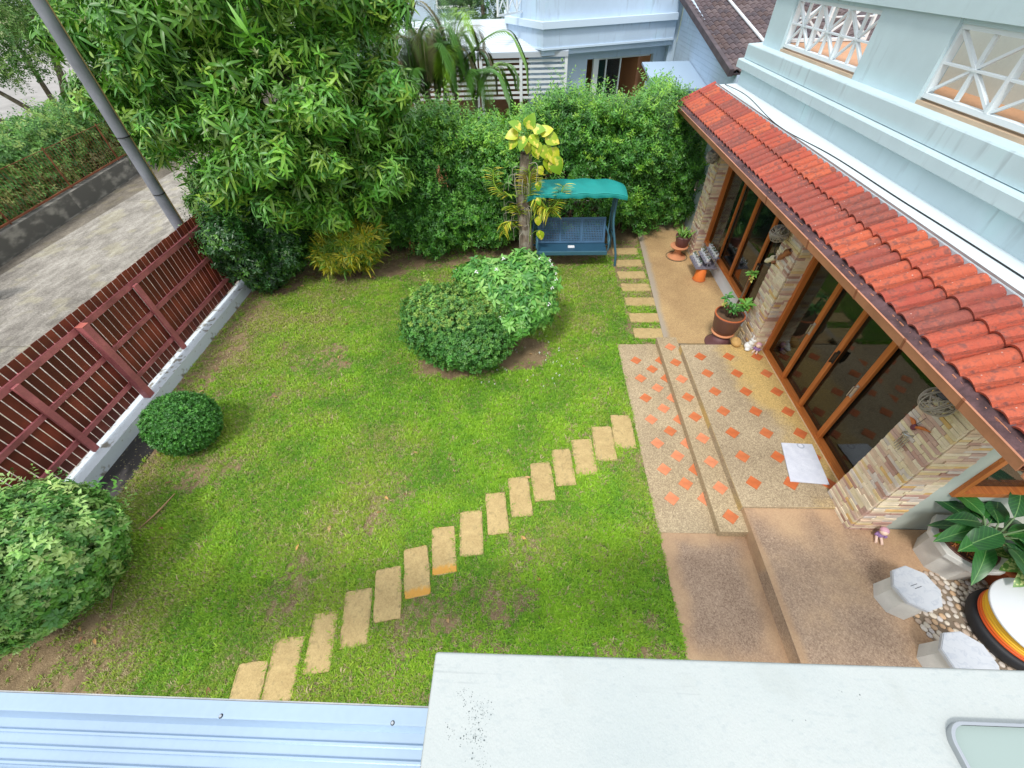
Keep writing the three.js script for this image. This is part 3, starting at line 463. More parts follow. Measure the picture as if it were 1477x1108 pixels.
// points through the outer shell of a set of ellipsoids [cx,cy,cz,rx,ry,rz]
function crownPts(lobes, n, o = {}) {
  const w = lobes.map((l) => l[3] * l[4] + l[4] * l[5] + l[3] * l[5]), tot = w.reduce((a, b) => a + b), out = []; let guard = 0;
  while (out.length < n && guard++ < n * 12) {
    let r = rnd() * tot, k = 0; while (r > w[k] && k < lobes.length - 1) r -= w[k++];
    const l = lobes[k], d = rdir(), depth = o.flush ? rr(0.93, 1.02) : 1 - Math.pow(rnd(), o.pow ?? 1.6) * (o.depth ?? 0.5);
    const lump = 1 + (o.lump ?? 0.12) * (fbm(d.x * 2.5 + k * 7 + d.y * 3, d.z * 2.5 + d.y * 2, 3, 200 + k) - 0.5) * 2;
    const p = V(l[0] + d.x * l[3] * depth * lump, l[1] + d.y * l[4] * depth * lump, l[2] + d.z * l[5] * depth * lump);
    if (o.cull && lobes.some((q, i) => i !== k && ((p.x - q[0]) / q[3]) ** 2 + ((p.y - q[1]) / q[4]) ** 2 + ((p.z - q[2]) / q[5]) ** 2 < o.cull)) continue;
    if (o.minY !== undefined && p.y < o.minY) continue;
    if (o.keep && !o.keep(p)) continue;
    const nrm = V(d.x / l[3], d.y / l[4], d.z / l[5]).normalize(); out.push([p, nrm, depth]);
  }
  return out;
}
const outDir = (n, up, jit) => n.clone().multiplyScalar(1 - up).add(V(0, up, 0)).addScaledVector(rdir(), jit).normalize();

// ---------------------------------------------------------------- lawn grass
{
  const tuft = (n, L0, L1, W) => { const a = []; for (let i = 0; i < n; i++) { const L = rr(L0, L1), w = W * rr(0.7, 1.2), lean = rr(0.35, 1.25), dx = Math.sin(lean) * L, dy = Math.cos(lean) * L; const P = [-w / 2, 0, 0, w / 2, 0, 0, -w * 0.4, dy * 0.62, dx * 0.5, w * 0.4, dy * 0.62, dx * 0.5, 0, dy * 0.8, dx]; const g = new THREE.BufferGeometry(); g.setAttribute('position', new THREE.Float32BufferAttribute(P, 3)); g.setIndex([0, 1, 2, 1, 3, 2, 2, 3, 4]); g.rotateY(rnd() * 6.28); g.translate(rr(-0.018, 0.018), -0.003, rr(-0.018, 0.018)); g.computeVertexNormals(); a.push(g); } return mergeGeometries(a); };
  const inStone = (x, z) => stones.some(([sx, sz, w, d, a]) => { const c = Math.cos(a), s = Math.sin(a), u = (x - sx) * c - (z - sz) * s, v = (x - sx) * s + (z - sz) * c; return Math.abs(u) < w / 2 - 0.013 && Math.abs(v) < d / 2 - 0.013; });
  const inside = (x, z) => { let c = false; for (let i = 0, j = lawnPoly.length - 1; i < lawnPoly.length; j = i++) { const [xi, zi] = lawnPoly[i], [xj, zj] = lawnPoly[j]; if ((zi > z) !== (zj > z) && x < (xj - xi) * (z - zi) / (zj - zi) + xi) c = !c; } return c; };
  const lists = [[], [], []];
  for (let k = 0; k < 260000; k++) {
    const x = rr(-6.1, 2.7), z = rr(-9.8, 0.15);
    if (z > -0.25 && x > -0.3) continue;
    const b = bald(x, z); if (rnd() < b * 1.02 + 0.02) continue;
    if (!inside(x, z) || inStone(x, z)) continue;
    const d = dry(x, z), n = fbm(x * 2.3, z * 2.3, 3, 210), f = rnd();
    let c = mix3([0.12, 0.31, 0.015], [0.3, 0.54, 0.024], clamp(n * 1.6 - 0.3 + (f - 0.5) * 0.9));
    c = mix3(c, [0.4, 0.42, 0.06], clamp(d * 0.8 - 0.12 + (f - 0.5) * 0.4));
    if (rnd() < 0.06 + 0.36 * d * d + 0.45 * b) c = mix3([0.5, 0.42, 0.22], [0.36, 0.27, 0.14], rnd());
    lists[ri(3)].push([V(x, 0, z), V(rr(-0.2, 0.2), 1, rr(-0.2, 0.2)).normalize(), rr(0.65, 1.2) * (1 - 0.35 * b) * (0.55 + 0.9 * n) * (rnd() < 0.03 ? 1.6 : 1), c]);
  }
  const gm = leafMat(0.6), gr = new THREE.Group(); gr.name = 'grass'; gr.userData = { kind: 'stuff', label: 'short broad bladed grass covering the garden lawn', category: 'grass' }; scene.add(gr);
  lists.forEach((l, i) => instances('grass_blades', tuft(8, 0.03, 0.062, 0.0075), gm, l, gr));
  console.log('grass', lists.map((l) => l.length));
}

// ---------------------------------------------------------------- trees, hedges and shrubs
// big mango-like tree in the back corner
{
  const base = V(-4.6, 0, -9.3), t = thing('leafy_tree', 'large bushy tree with drooping lance leaves at the lawn corner', 'tree', base.toArray());
  const limbs = [[V(0, -0.05, 0), V(0.05, 0.8, 0), V(0.0, 1.6, 0.1), V(0.1, 3.2, 0.1), V(0, 5, 0)], [V(0, 1.1, 0), V(-0.6, 1.9, 0.4), V(-1.3, 2.8, 0.8)], [V(0.05, 1.3, 0), V(0.8, 2.1, 0.4), V(1.5, 3.0, 0.6)], [V(0, 1.5, 0), V(0.2, 2.3, 0.8), V(0.3, 2.9, 1.5)], [V(0, 1.7, 0), V(-0.7, 2.8, -0.4), V(-1.4, 4, -0.6)], [V(0.1, 2.4, 0), V(0.8, 3.6, -0.2), V(1.3, 4.6, -0.3)]];
  const trunk = mesh('trunk', taper(limbs[0], [0.16, 0.13, 0.11, 0.06, 0.03], 10, 20), M.bark, t);
  for (const l of limbs.slice(1)) mesh('limb', taper(l, [0.07, 0.05, 0.02], 7, 10), M.bark, trunk);
  const lobes = [];
  const add = (x, y, z, r, ry = r * 0.85) => lobes.push([x, y, z, r, ry, r]);
  add(0, 3.4, 0, 1.9, 2.0); add(-1.3, 3.6, 0.5, 1.35); add(0.95, 3.5, 0.3, 1.15); add(0.2, 2.5, 1.1, 1.25, 1.0); add(-0.9, 2.3, 0.9, 1.05, 0.9); add(1.0, 2.4, 0.7, 0.95, 0.8); add(-1.9, 4.3, 0.3, 1.15); add(0.3, 4.9, 0.4, 1.6, 1.3); add(1.1, 4.6, 0.2, 1.1); add(-1.0, 5.1, 0.4, 1.3); add(-2.2, 3.1, 0.5, 0.85, 0.75); add(0.5, 3.6, 1.4, 0.95); add(-0.5, 3.9, 1.3, 1.0); add(1.35, 3.1, 0.4, 0.75, 0.6); add(0.1, 1.95, 1.35, 0.75, 0.55); add(-1.4, 1.9, 0.7, 0.65, 0.5); add(0.8, 1.75, 1.0, 0.6, 0.4); add(-2.4, 3.8, 0.4, 0.7);
  const cols = [[0.11, 0.31, 0.03], [0.16, 0.41, 0.04], [0.075, 0.24, 0.026], [0.22, 0.5, 0.05], [0.12, 0.36, 0.045], [0.3, 0.5, 0.06], [0.16, 0.29, 0.038]];
  const clumps = []; for (let i = 0; i < 420 && clumps.length < 120; i++) { const l = lobes[ri(18)], d = rdir(); if (d.y < -0.55) continue; const r = rr(0.26, 0.5), c = [l[0] + d.x * l[3] * 1.02, l[1] + d.y * l[4] * 1.02, l[2] + d.z * l[5] * 1.02, r, r * 0.75, r]; if (lobes.some((q) => q !== l && ((c[0] - q[0]) / q[3]) ** 2 + ((c[1] - q[1]) / q[4]) ** 2 + ((c[2] - q[2]) / q[5]) ** 2 < 0.8) || clumps.some((q) => Math.hypot(c[0] - q[0], c[1] - q[1], c[2] - q[2]) < 0.8 * (r + q[3]))) continue; clumps.push(c); }
  const put = (arr, up) => arr.map(([p, n]) => [p, outDir(n, up, 0.5), rr(0.45, 1.0), pal(cols, 0.28)]);
  const L = [...put(crownPts(clumps, 7600, { depth: 0.6, pow: 1.3, lump: 0.3, minY: 1.0 }), 0.45), ...put(crownPts(lobes, 3600, { depth: 0.6, pow: 1.1, lump: 0.25, cull: 0.35, minY: 1.05 }), 0.3)]; for (let i = L.length - 1; i > 0; i--) { const j = ri(i + 1), q = L[i]; L[i] = L[j]; L[j] = q; }
  const half = Math.floor(L.length / 2), m = leafMat(0.42, 0.3), cr = new THREE.Group(); cr.name = 'crown'; t.add(cr);
  const a = instances('leaf_rosettes', rosette(10, 0.25, 0.058, -45, 45, { droop: 0.95, rise: 0.16, segs: 5, peak: 0.5 }), m, L.slice(0, half), cr);
  instances('leaf_rosettes', sprig(13, 0.26, 0.2, 0.05, { e0: -40, e1: 30, segs: 4, bend: 0.5, twist: 1.9 }), m, L.slice(half), cr);
  const fl = crownPts(lobes, 420, { flush: true, cull: 0.9, minY: 1.6 }).filter(([p, n]) => n.y > -0.1).map(([p, n]) => [p, outDir(n, 0.5, 0.3), rr(0.7, 1.2), pal([[0.2, 0.34, 0.08], [0.28, 0.34, 0.12], [0.16, 0.32, 0.07]])]);
  instances('young_shoots', rosette(8, 0.11, 0.035, 20, 75, { rise: 0.07, droop: 0.2 }), m, fl, cr);
}
// small-leaved shrubs: one routine
function shrub(name, label, category, base, lobes, n, geo, cols, o = {}) {
  const t = thing(name, label, category, base, o.group), m = leafMat(o.rough ?? 0.45, o.trans ?? 0.25);
  const stems = []; for (let i = 0; i < (o.stems ?? 6); i++) { const l = lobes[i % lobes.length], a = rnd() * 6.28; stems.push(taper([V(rr(-0.08, 0.08), -0.04, rr(-0.08, 0.08)), V(l[0] * 0.4 + Math.cos(a) * 0.06, l[1] * 0.5, l[2] * 0.4 + Math.sin(a) * 0.06), V(l[0] + Math.cos(a) * l[3] * 0.4, l[1] + l[4] * 0.3, l[2] + Math.sin(a) * l[5] * 0.4)], [0.022, 0.016, 0.008], 6, 8)); }
  mesh('stems', merge(stems), M.branch, t);
  const L = crownPts(lobes, n, Object.assign({ depth: 0.5, pow: 1.5, lump: 0.1, cull: 0.5, minY: 0.03 }, o)).map(([p, nn]) => [p, outDir(nn, o.up ?? 0.3, o.jit ?? 0.35), rr(0.75, 1.2), pal(typeof cols === 'function' ? cols(p) : cols)]);
  const gs = Array.isArray(geo) ? geo : [geo], cr = new THREE.Group(); cr.name = 'foliage'; t.add(cr);
  gs.forEach((g, i) => instances('leaves', g, m, L.filter((_, k) => k % gs.length === i), cr));
  if (o.stray) { const q = crownPts(lobes, Math.round(n * o.stray), { flush: true, cull: 0.9, minY: 0.2 }).filter(([p, nn]) => nn.y > -0.2).map(([p, nn]) => [p.addScaledVector(nn, rr(0.0, 0.07)), outDir(nn, 0.5, 0.4), rr(0.8, 1.4), pal(typeof cols === 'function' ? cols(p) : cols, 0.3).map((x) => x * 1.25)]); instances('stray_shoots', spr, m, q, cr); }
  if (o.extra) o.extra(t, cr, lobes);
  return t;
}
const spr = sprig(13, 0.2, 0.062, 0.026), spr2 = sprig(15, 0.24, 0.055, 0.022, { bend: 0.5, twist: 0.9 });
const small = rosette(9, 0.05, 0.024, -10, 60, { rise: 0.03, segs: 2, droop: 0.15 });
const tiny = rosette(9, 0.036, 0.019, -10, 65, { rise: 0.025, segs: 2, droop: 0.1 });
const mid = rosette(8, 0.1, 0.036, -20, 40, { rise: 0.04, segs: 3, droop: 0.3 });
const mid2 = rosette(8, 0.075, 0.034, -15, 45, { rise: 0.04, segs: 3, droop: 0.25 });
shrub('round_shrub', 'small clipped dark green ball shrub beside the white kerb', 'shrub', gp(285, 645).toArray(), [[-0.04, 0.43, -0.12, 0.47, 0.42, 0.45]], 5200, tiny, [[0.075, 0.27, 0.036], [0.11, 0.35, 0.046], [0.055, 0.21, 0.03]], { depth: 0.28, lump: 0.07, jit: 0.4 });
shrub('round_shrub', 'broad clipped shrub of pale green leaves by the kerb and metal roof', 'shrub', [-5.28, 0, -1.5], [[0, 0.75, 0, 0.86, 0.7, 0.82], [-0.5, 0.85, 0.1, 0.8, 0.6, 0.75]], 12500, [small, small, mid2], [[0.14, 0.36, 0.05], [0.24, 0.46, 0.1], [0.09, 0.27, 0.045], [0.34, 0.5, 0.15]], { depth: 0.35, lump: 0.14, stems: 8, stray: 0.008 });
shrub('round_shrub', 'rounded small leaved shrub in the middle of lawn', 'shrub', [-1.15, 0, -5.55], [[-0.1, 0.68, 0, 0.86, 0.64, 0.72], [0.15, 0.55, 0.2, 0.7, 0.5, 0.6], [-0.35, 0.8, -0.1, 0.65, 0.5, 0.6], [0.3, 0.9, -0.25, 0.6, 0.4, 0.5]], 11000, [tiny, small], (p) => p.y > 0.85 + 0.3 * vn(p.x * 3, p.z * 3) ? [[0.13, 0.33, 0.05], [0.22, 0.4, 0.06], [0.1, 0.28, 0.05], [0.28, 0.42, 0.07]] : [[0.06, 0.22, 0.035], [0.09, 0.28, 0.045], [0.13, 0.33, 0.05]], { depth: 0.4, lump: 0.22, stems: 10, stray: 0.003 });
shrub('flowering_shrub', 'loose bright green shrub with white flowers behind the rounded shrub', 'shrub', [-0.3, 0, -5.95], [[-0.03, 1.02, -0.1, 0.66, 0.48, 0.58], [0.27, 0.88, 0.05, 0.46, 0.4, 0.46], [-0.4, 1.12, -0.15, 0.55, 0.42, 0.5], [0.25, 1.15, -0.25, 0.5, 0.4, 0.5], [0.05, 0.72, 0.35, 0.38, 0.26, 0.32]], 2300, [mid, rosette(9, 0.12, 0.045, -25, 35, { rise: 0.05, droop: 0.35 })], [[0.14, 0.4, 0.06], [0.2, 0.48, 0.08], [0.08, 0.28, 0.045], [0.28, 0.54, 0.12]], {
  depth: 0.45, lump: 0.3, stems: 9, minY: 0.45, stray: 0.0, extra: (t, cr, lobes) => { const fg = rosette(5, 0.03, 0.022, 0, 30, { segs: 2 }); const L = crownPts(lobes, 26, { flush: true, cull: 0.95 }).filter(([p, n]) => n.y > 0).map(([p, n]) => [p.addScaledVector(n, 0.05), outDir(n, 0.5, 0.3), rr(0.9, 1.5), [0.82, 0.82, 0.78]]); instances('flowers', fg, leafMat(0.6), L, cr); }
});
shrub('dark_shrub', 'dark glossy shrub leaning over the end of red fence', 'shrub', [-5.75, 0, -8.1], [[0, 0.75, 0, 0.75, 0.65, 0.7], [-0.35, 1.1, 0.05, 0.6, 0.5, 0.55], [0.35, 0.7, 0.1, 0.6, 0.5, 0.5], [-0.1, 1.35, -0.15, 0.7, 0.5, 0.6], [0.5, 1.15, -0.2, 0.5, 0.5, 0.5], [0.05, 0.42, 0.42, 0.45, 0.36, 0.4], [-0.5, 1.65, 0.0, 0.45, 0.4, 0.45], [-0.55, 1.3, 0.35, 0.42, 0.4, 0.42], [-0.45, 0.8, 0.5, 0.4, 0.4, 0.4], [0.02, 1.45, 0.9, 0.42, 0.4, 0.42], [0.1, 1.0, 0.75, 0.4, 0.4, 0.35]], 7600, [small, mid], [[0.03, 0.11, 0.022], [0.045, 0.15, 0.03], [0.025, 0.09, 0.02], [0.1, 0.26, 0.03]], { depth: 0.5, lump: 0.25, stems: 9, rough: 0.35, stray: 0.03 });
shrub('croton_bush', 'croton bush with narrow yellow and green leaves before the hedge', 'bush', [gp(503, 352, 0.75).x, 0, gp(503, 352, 0.75).z], [[0, 0.72, 0, 0.62, 0.42, 0.5], [0.25, 0.95, -0.1, 0.5, 0.4, 0.45], [-0.3, 0.6, 0.1, 0.4, 0.34, 0.4]], 1000, rosette(14, 0.2, 0.027, 5, 70, { rise: 0.08, droop: 0.25 }), [[0.5, 0.5, 0.03], [0.62, 0.54, 0.03], [0.2, 0.36, 0.03], [0.12, 0.28, 0.03], [0.36, 0.44, 0.04]], { depth: 0.6, lump: 0.25, cull: 0.6, stems: 7 });
// hedge along the back
{
  const front = (x) => pw(x, [[-5.5, -8.8], [-4, -9.1], [-2.2, -9.15], [-1.0, -9.35], [-0.2, -9.75], [2.2, -9.95], [3.2, -10.25], [4.3, -10.5]]);
  const t = thing('hedge', 'tall dense green hedge closing the back of the garden', 'hedge', [-0.5, 0, -10.4]);
  const toL = (x, y, z) => V(x + 0.5, y, z + 10.4);
  const stems = []; for (let i = 0; i < 60; i++) { const x = rr(-5.2, 3.9), z = front(x) - rr(0.35, 0.8); stems.push(taper([toL(x, -0.05, z), toL(x + rr(-0.2, 0.2), 1.1, z + rr(-0.2, 0.15)), toL(x + rr(-0.4, 0.4), 2.5, z + rr(-0.2, 0.2))], [0.03, 0.022, 0.01], 5, 6)); }
  mesh('stems', merge(stems), M.branch, t);
  const topY = (x) => pw(x, [[-5.5, 2.4], [-2.3, 2.6], [-1.4, 2.4], [-0.5, 2.15], [0.4, 2.45], [1.4, 2.6], [2.6, 2.6], [3.4, 2.6], [3.9, 2.4], [4.0, 1.9], [4.3, 1.7]]) + (fbm(x * 1.6, 1.3, 3, 230) - 0.5) * 1.0;
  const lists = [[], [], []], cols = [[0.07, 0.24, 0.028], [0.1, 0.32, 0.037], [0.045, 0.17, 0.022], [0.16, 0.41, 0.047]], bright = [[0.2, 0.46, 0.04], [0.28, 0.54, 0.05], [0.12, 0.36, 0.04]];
  for (let k = 0; k < 19000; k++) {
    const x = rr(-5.6, 4.3), ty = topY(x), depth = Math.pow(rnd(), 1.7) * 1.25, y = 0.04 + (ty - 0.04) * (rnd() < 0.25 ? 1 - Math.pow(rnd(), 2) * 0.25 : rnd());
    const bump = (fbm(x * 1.8, y * 2.2, 3, 240) - 0.5) * 1.5, lean = -0.25 * (y / 2.8) ** 2 - 0.25 * sm(0.7, 0, y);
    if (x > -0.1 && x < 2.0 && y < 1.5 && rnd() < 0.75) continue;      // thin behind the swing
    const z = front(x) + bump + lean - depth - 0.95 * sm(2.7, 3.1, x) * sm(1.7, 2.1, y), ext = y > ty - 0.12 && rnd() < 0.5 ? Math.pow(rnd(), 2) * 0.6 * fbm(x * 6, z * 6, 2, 77) : 0, p = toL(x, y + ext, z);
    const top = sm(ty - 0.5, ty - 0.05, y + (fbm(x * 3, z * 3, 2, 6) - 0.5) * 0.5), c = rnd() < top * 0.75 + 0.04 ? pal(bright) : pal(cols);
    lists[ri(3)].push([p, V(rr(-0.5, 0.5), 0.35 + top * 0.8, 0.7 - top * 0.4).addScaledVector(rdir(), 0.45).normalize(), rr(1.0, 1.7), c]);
  }
  const cr = new THREE.Group(); cr.name = 'foliage'; t.add(cr); const lm = leafMat(0.45, 0.28);
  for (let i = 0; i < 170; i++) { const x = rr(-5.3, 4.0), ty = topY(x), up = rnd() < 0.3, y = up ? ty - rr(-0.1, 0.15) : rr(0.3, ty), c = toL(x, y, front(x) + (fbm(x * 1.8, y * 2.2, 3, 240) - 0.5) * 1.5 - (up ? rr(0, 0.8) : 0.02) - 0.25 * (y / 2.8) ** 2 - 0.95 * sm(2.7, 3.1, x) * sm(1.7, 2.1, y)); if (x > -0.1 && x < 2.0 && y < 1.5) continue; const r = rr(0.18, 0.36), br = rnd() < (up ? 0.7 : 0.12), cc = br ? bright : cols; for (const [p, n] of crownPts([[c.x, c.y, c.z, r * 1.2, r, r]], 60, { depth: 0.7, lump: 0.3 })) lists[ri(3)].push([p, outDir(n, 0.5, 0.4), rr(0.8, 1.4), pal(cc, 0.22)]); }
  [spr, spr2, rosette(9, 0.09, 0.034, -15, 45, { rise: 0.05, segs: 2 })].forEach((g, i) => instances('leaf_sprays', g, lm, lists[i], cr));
  const db = crownPts([[0, 0, 0, 1, 1, 1]], 1).length; const br = []; for (const [u, v] of [[594, 345], [601, 348], [635, 242], [636, 250], [700, 322]]) { const z = front(gp(u, v, 1).x) + 0.22, q = hz(u, v, z); for (let i = 0; i < 5; i++) br.push([toL(q.x + rr(-0.08, 0.08), q.y + rr(-0.08, 0.08), q.z), V(rr(-0.3, 0.3), -1, 0.4).normalize(), rr(0.8, 1.2), pal([[0.3, 0.1, 0.05], [0.36, 0.16, 0.07]])]); }
  instances('withered_leaves', sprig(9, 0.22, 0.07, 0.02, { e0: 30, e1: 80 }), leafMat(0.8), br, cr);
}
// boundary fence seen in slits behind the swing
{
  const f = thing('boundary_fence', 'pinkish red picket fence half hidden behind the hedge', 'fence', [-0.5, 0, -11.5]); const pm = mottled([186, 112, 112], 0.15, 5, 0.7, 1, 64);
  mesh('plinth', box(-5.6, 4.8, -0.05, 0.3, -0.1, 0.1), flat(0xbfb8b0, 0.9), f); for (const y of [0.6, 1.35]) mesh('rail', box(-5.6, 4.8, y, y + 0.07, 0.03, 0.08), M.rail, f);
  const g = box(-0.045, 0.045, 0.32, 1.6, -0.012, 0.012); for (let i = 0; i < 86; i++) { const m = mesh('picket', g, pm, f); m.position.x = -5.5 + i * 0.12; }
}
// palm clump beyond the hedge
{
  const t = thing('palm', 'areca palm clump with arching feathery fronds behind the hedge', 'palm', [-2.3, 0, -13.6]);
  const tr = mottled([150, 142, 122], 0.3, 8, 0.9, 0.6, 128), fm = leafMat(0.4, 0.15), fa = std({ color: lin(0.075, 0.21, 0.03), roughness: 0.42, side: 2 }), fb = std({ color: lin(0.24, 0.46, 0.03), roughness: 0.42, side: 2 }), fc = std({ color: lin(0.13, 0.27, 0.035), roughness: 0.45, side: 2 }), fd = std({ color: lin(0.16, 0.14, 0.06), roughness: 0.6, side: 2 });
  const heads = []; for (let i = 0; i < 8; i++) { const x = rr(-0.9, 0.8), z = rr(-0.4, 0.4), h = rr(2.1, 2.8); heads.push(V(x * 1.15, h, z)); mesh('trunk', taper([V(x * 0.8, -0.05, z), V(x, h * 0.5, z), V(x * 1.15, h, z)], [0.075, 0.06, 0.05], 8, 8), tr, t); }
  const frond = (h, az, reach, rise, drop, mat) => {
    const d = V(Math.sin(az), 0, Math.cos(az)), c = new THREE.CatmullRomCurve3([h, h.clone().addScaledVector(d, reach * 0.35).add(V(0, rise * 0.8, 0)), h.clone().addScaledVector(d, reach * 0.7).add(V(0, rise, 0)), h.clone().addScaledVector(d, reach * 0.95).add(V(0, rise - drop * 0.45, 0)), h.clone().addScaledVector(d, reach).add(V(0, rise - drop, 0))]);
    const gs = [taper([0, 0.25, 0.5, 0.75, 1].map((t) => c.getPointAt(t)), [0.02, 0.014, 0.01, 0.007, 0.004], 5, 12)]; const n = 50;
    for (let i = 4; i < n; i++) for (const s of [-1, 1]) {
      const t0 = i / n, p = c.getPointAt(t0), tan = c.getTangentAt(t0), side = new THREE.Vector3().crossVectors(tan, Y).normalize().multiplyScalar(s), L = 0.34 * Math.sin(Math.PI * (0.15 + 0.8 * t0)) * rr(0.85, 1.1) + 0.05;
      const dir = side.multiplyScalar(0.8).addScaledVector(tan, 0.55).add(V(0, 0.18, 0)).normalize(), g = leaf(L * 1.15, 0.038, 0.4, 0.1, 3); const zz = dir, xx = new THREE.Vector3().crossVectors(Y, zz).normalize(), yy = new THREE.Vector3().crossVectors(zz, xx); g.applyMatrix4(new THREE.Matrix4().makeBasis(xx, yy, zz).setPosition(p)); g.setAttribute('uv', new THREE.Float32BufferAttribute(new Float32Array(g.attributes.position.count * 2), 2)); gs.push(g);
    }
    mesh('frond', merge(gs), mat, t);
  };
  heads.forEach((h, i) => { for (let k = 0; k < 8; k++) frond(h, i * 1.1 + k * 0.785 + rr(-0.2, 0.2), rr(0.8, 1.4), rr(0.5, 1.6), rr(0.5, 1.0), [fa, fa, fc, fb, fd][ri(5)]); });
  frond(V(0.5, 2.95, 0.2), 1.5, 1.75, 0.75, 1.25, fc); frond(V(0.4, 2.7, 0.3), 1.35, 1.45, 0.3, 1.2, fa); frond(V(0.1, 2.8, 0.4), 0.2, 0.6, 0.7, 0.5, fb); frond(V(-0.4, 2.8, 0.3), -0.1, 0.5, 0.9, 0.6, fb);
}
// low bright bush between hedge and neighbour
shrub('bright_bush', 'flat topped yellow green bush in front of the slatted screen', 'bush', [-0.6, 0, -13.2], [[-0.6, 1.35, 0, 1.0, 0.8, 0.7], [0.5, 1.4, 0, 0.9, 0.8, 0.7], [0, 0.8, 0.1, 1.2, 0.8, 0.7]], 3200, [small, mid], [[0.2, 0.48, 0.03], [0.28, 0.55, 0.04], [0.14, 0.4, 0.03]], { depth: 0.4, stems: 8 });
// roadside planting across the street
{
  const t = thing('roadside_hedge', 'long unclipped hedge behind the rusty fence across the street', 'hedge', [-14.5, 0, -14]);
  const lists = [[], []], cols = [[0.1, 0.27, 0.04], [0.16, 0.36, 0.05], [0.06, 0.18, 0.03], [0.26, 0.4, 0.08]];
  for (let k = 0; k < 12000; k++) { const z = rr(-26, -6), top = 1.9 + (fbm(z * 0.8, 2, 3, 250) - 0.5) * 0.7, y = rr(0.15, 1) * top, d = Math.pow(rnd(), 1.3) * 1.5, x = kx(z) - 0.4 - d + (fbm(z * 1.2, y * 1.2, 3, 252) - 0.5) * 0.5 - 0.15 * y; const low = y < 0.9 && rnd() < 0.35; lists[ri(2)].push([V(x + 14.5, y, z + 14), V(0.5, 0.7, 0.2).addScaledVector(rdir(), 0.5).normalize(), rr(1.2, 2.0), low ? pal([[0.3, 0.33, 0.09], [0.24, 0.24, 0.08]]) : pal(cols)]); }
  const st = []; for (let i = 0; i < 40; i++) { const z = rr(-25, -6), x = kx(z) - rr(0.5, 1.2); st.push(taper([V(x + 14.5, 0, z + 14), V(x + 14.5 + rr(-0.2, 0.2), 0.9, z + 14 + rr(-0.2, 0.2)), V(x + 14.5, 1.6, z + 14 + rr(-0.4, 0.4))], [0.02, 0.015, 0.008], 5, 5)); } mesh('stems', merge(st), M.branch, t);
  const cr = new THREE.Group(); cr.name = 'foliage'; t.add(cr); instances('leaf_sprays', spr, leafMat(0.5, 0.15), lists[0], cr); instances('leaf_sprays', mid, leafMat(0.5, 0.15), lists[1], cr);
}
function streetTree(pos, label, forks, lobes, n, cols) {
  const t = thing('street_tree', label, 'tree', pos, 'trees across the street');
  const tr = mesh('trunk', taper(forks[0], [0.2, 0.15, 0.1, 0.05], 9, 14), M.bark, t); forks.slice(1).forEach((f) => mesh('limb', taper(f, [0.11, 0.08, 0.04], 7, 10), M.bark, tr));
  const L = crownPts(lobes, n, { depth: 0.6, lump: 0.3, cull: 0.45 }).map(([p, nn]) => [p, outDir(nn, 0.4, 0.4), rr(1.2, 2.2), pal(cols)]); const cr = new THREE.Group(); cr.name = 'crown'; t.add(cr); instances('leaf_sprays', spr2, leafMat(0.5, 0.18), L, cr);
}
{
  const c1 = [[0.1, 0.26, 0.04], [0.16, 0.33, 0.06], [0.07, 0.19, 0.03], [0.22, 0.36, 0.08]];
  streetTree([-17.6, 0, -17.5], 'forked spreading tree with light green crown across the street', [[V(0, -0.05, 0), V(0.1, 0.9, 0), V(0.7, 2.4, -0.3), V(1.0, 4, -0.4)], [V(0, 0.5, 0), V(-0.8, 1.7, 0.4), V(-1.8, 3.0, 0.9)], [V(0, 0.7, 0), V(-0.3, 2.1, -0.4), V(-0.6, 3.6, -0.8)], [V(0, 0.4, 0), V(-1.2, 1.2, 0.8), V(-2.4, 2.1, 1.6)]], [[0, 4.2, 0, 2.2, 1.4, 2.2], [-2, 3.9, 1.2, 1.9, 1.3, 1.9], [1.3, 4.3, -0.6, 1.7, 1.3, 1.7], [-0.6, 5.4, 0.4, 2.2, 1.3, 2.2], [-2.8, 4.6, 2.6, 2, 1.5, 2], [0.6, 3.4, 1.2, 1.3, 0.9, 1.3]], 5200, c1);
  streetTree([-17.3, 0, -21.5], 'upright tree with two bare trunks across the street', [[V(0, -0.05, 0), V(0, 1.5, 0), V(0.2, 3, 0), V(0.3, 4.5, 0)], [V(-0.2, 0, 0.3), V(-0.6, 1.5, 0.4), V(-1, 3.2, 0.6)]], [[0, 4.4, 0, 2.4, 1.5, 2.2], [1.6, 4.6, 0.6, 1.9, 1.4, 1.8], [-1.6, 4.6, 0, 1.8, 1.4, 1.8], [0.2, 5.8, 0, 2.4, 1.2, 2.2]], 3600, c1);
  streetTree([-20, 0, -29], 'distant broad tree behind the other street trees', [[V(0, -0.05, 0), V(0, 1.5, 0), V(0.2, 3, 0), V(0.3, 4.5, 0)]], [[0, 4, 0, 3.5, 2.2, 3], [3, 4, -1, 3, 2.2, 3], [-3, 4, 1, 3, 2.2, 3]], 3000, [[0.06, 0.17, 0.035], [0.09, 0.22, 0.04]]);
  streetTree([-12.5, 0, -30], 'dark tree at the end of the street behind the utility pole', [[V(0, -0.05, 0), V(0, 1.5, 0), V(0.2, 3, 0), V(0.3, 4.5, 0)]], [[0, 3, 0, 3.6, 2.8, 3], [4, 3, -1, 3.4, 2.8, 3], [-3.5, 3.5, 0, 3, 2.6, 3]], 3400, [[0.06, 0.18, 0.04], [0.1, 0.25, 0.05]]);
}

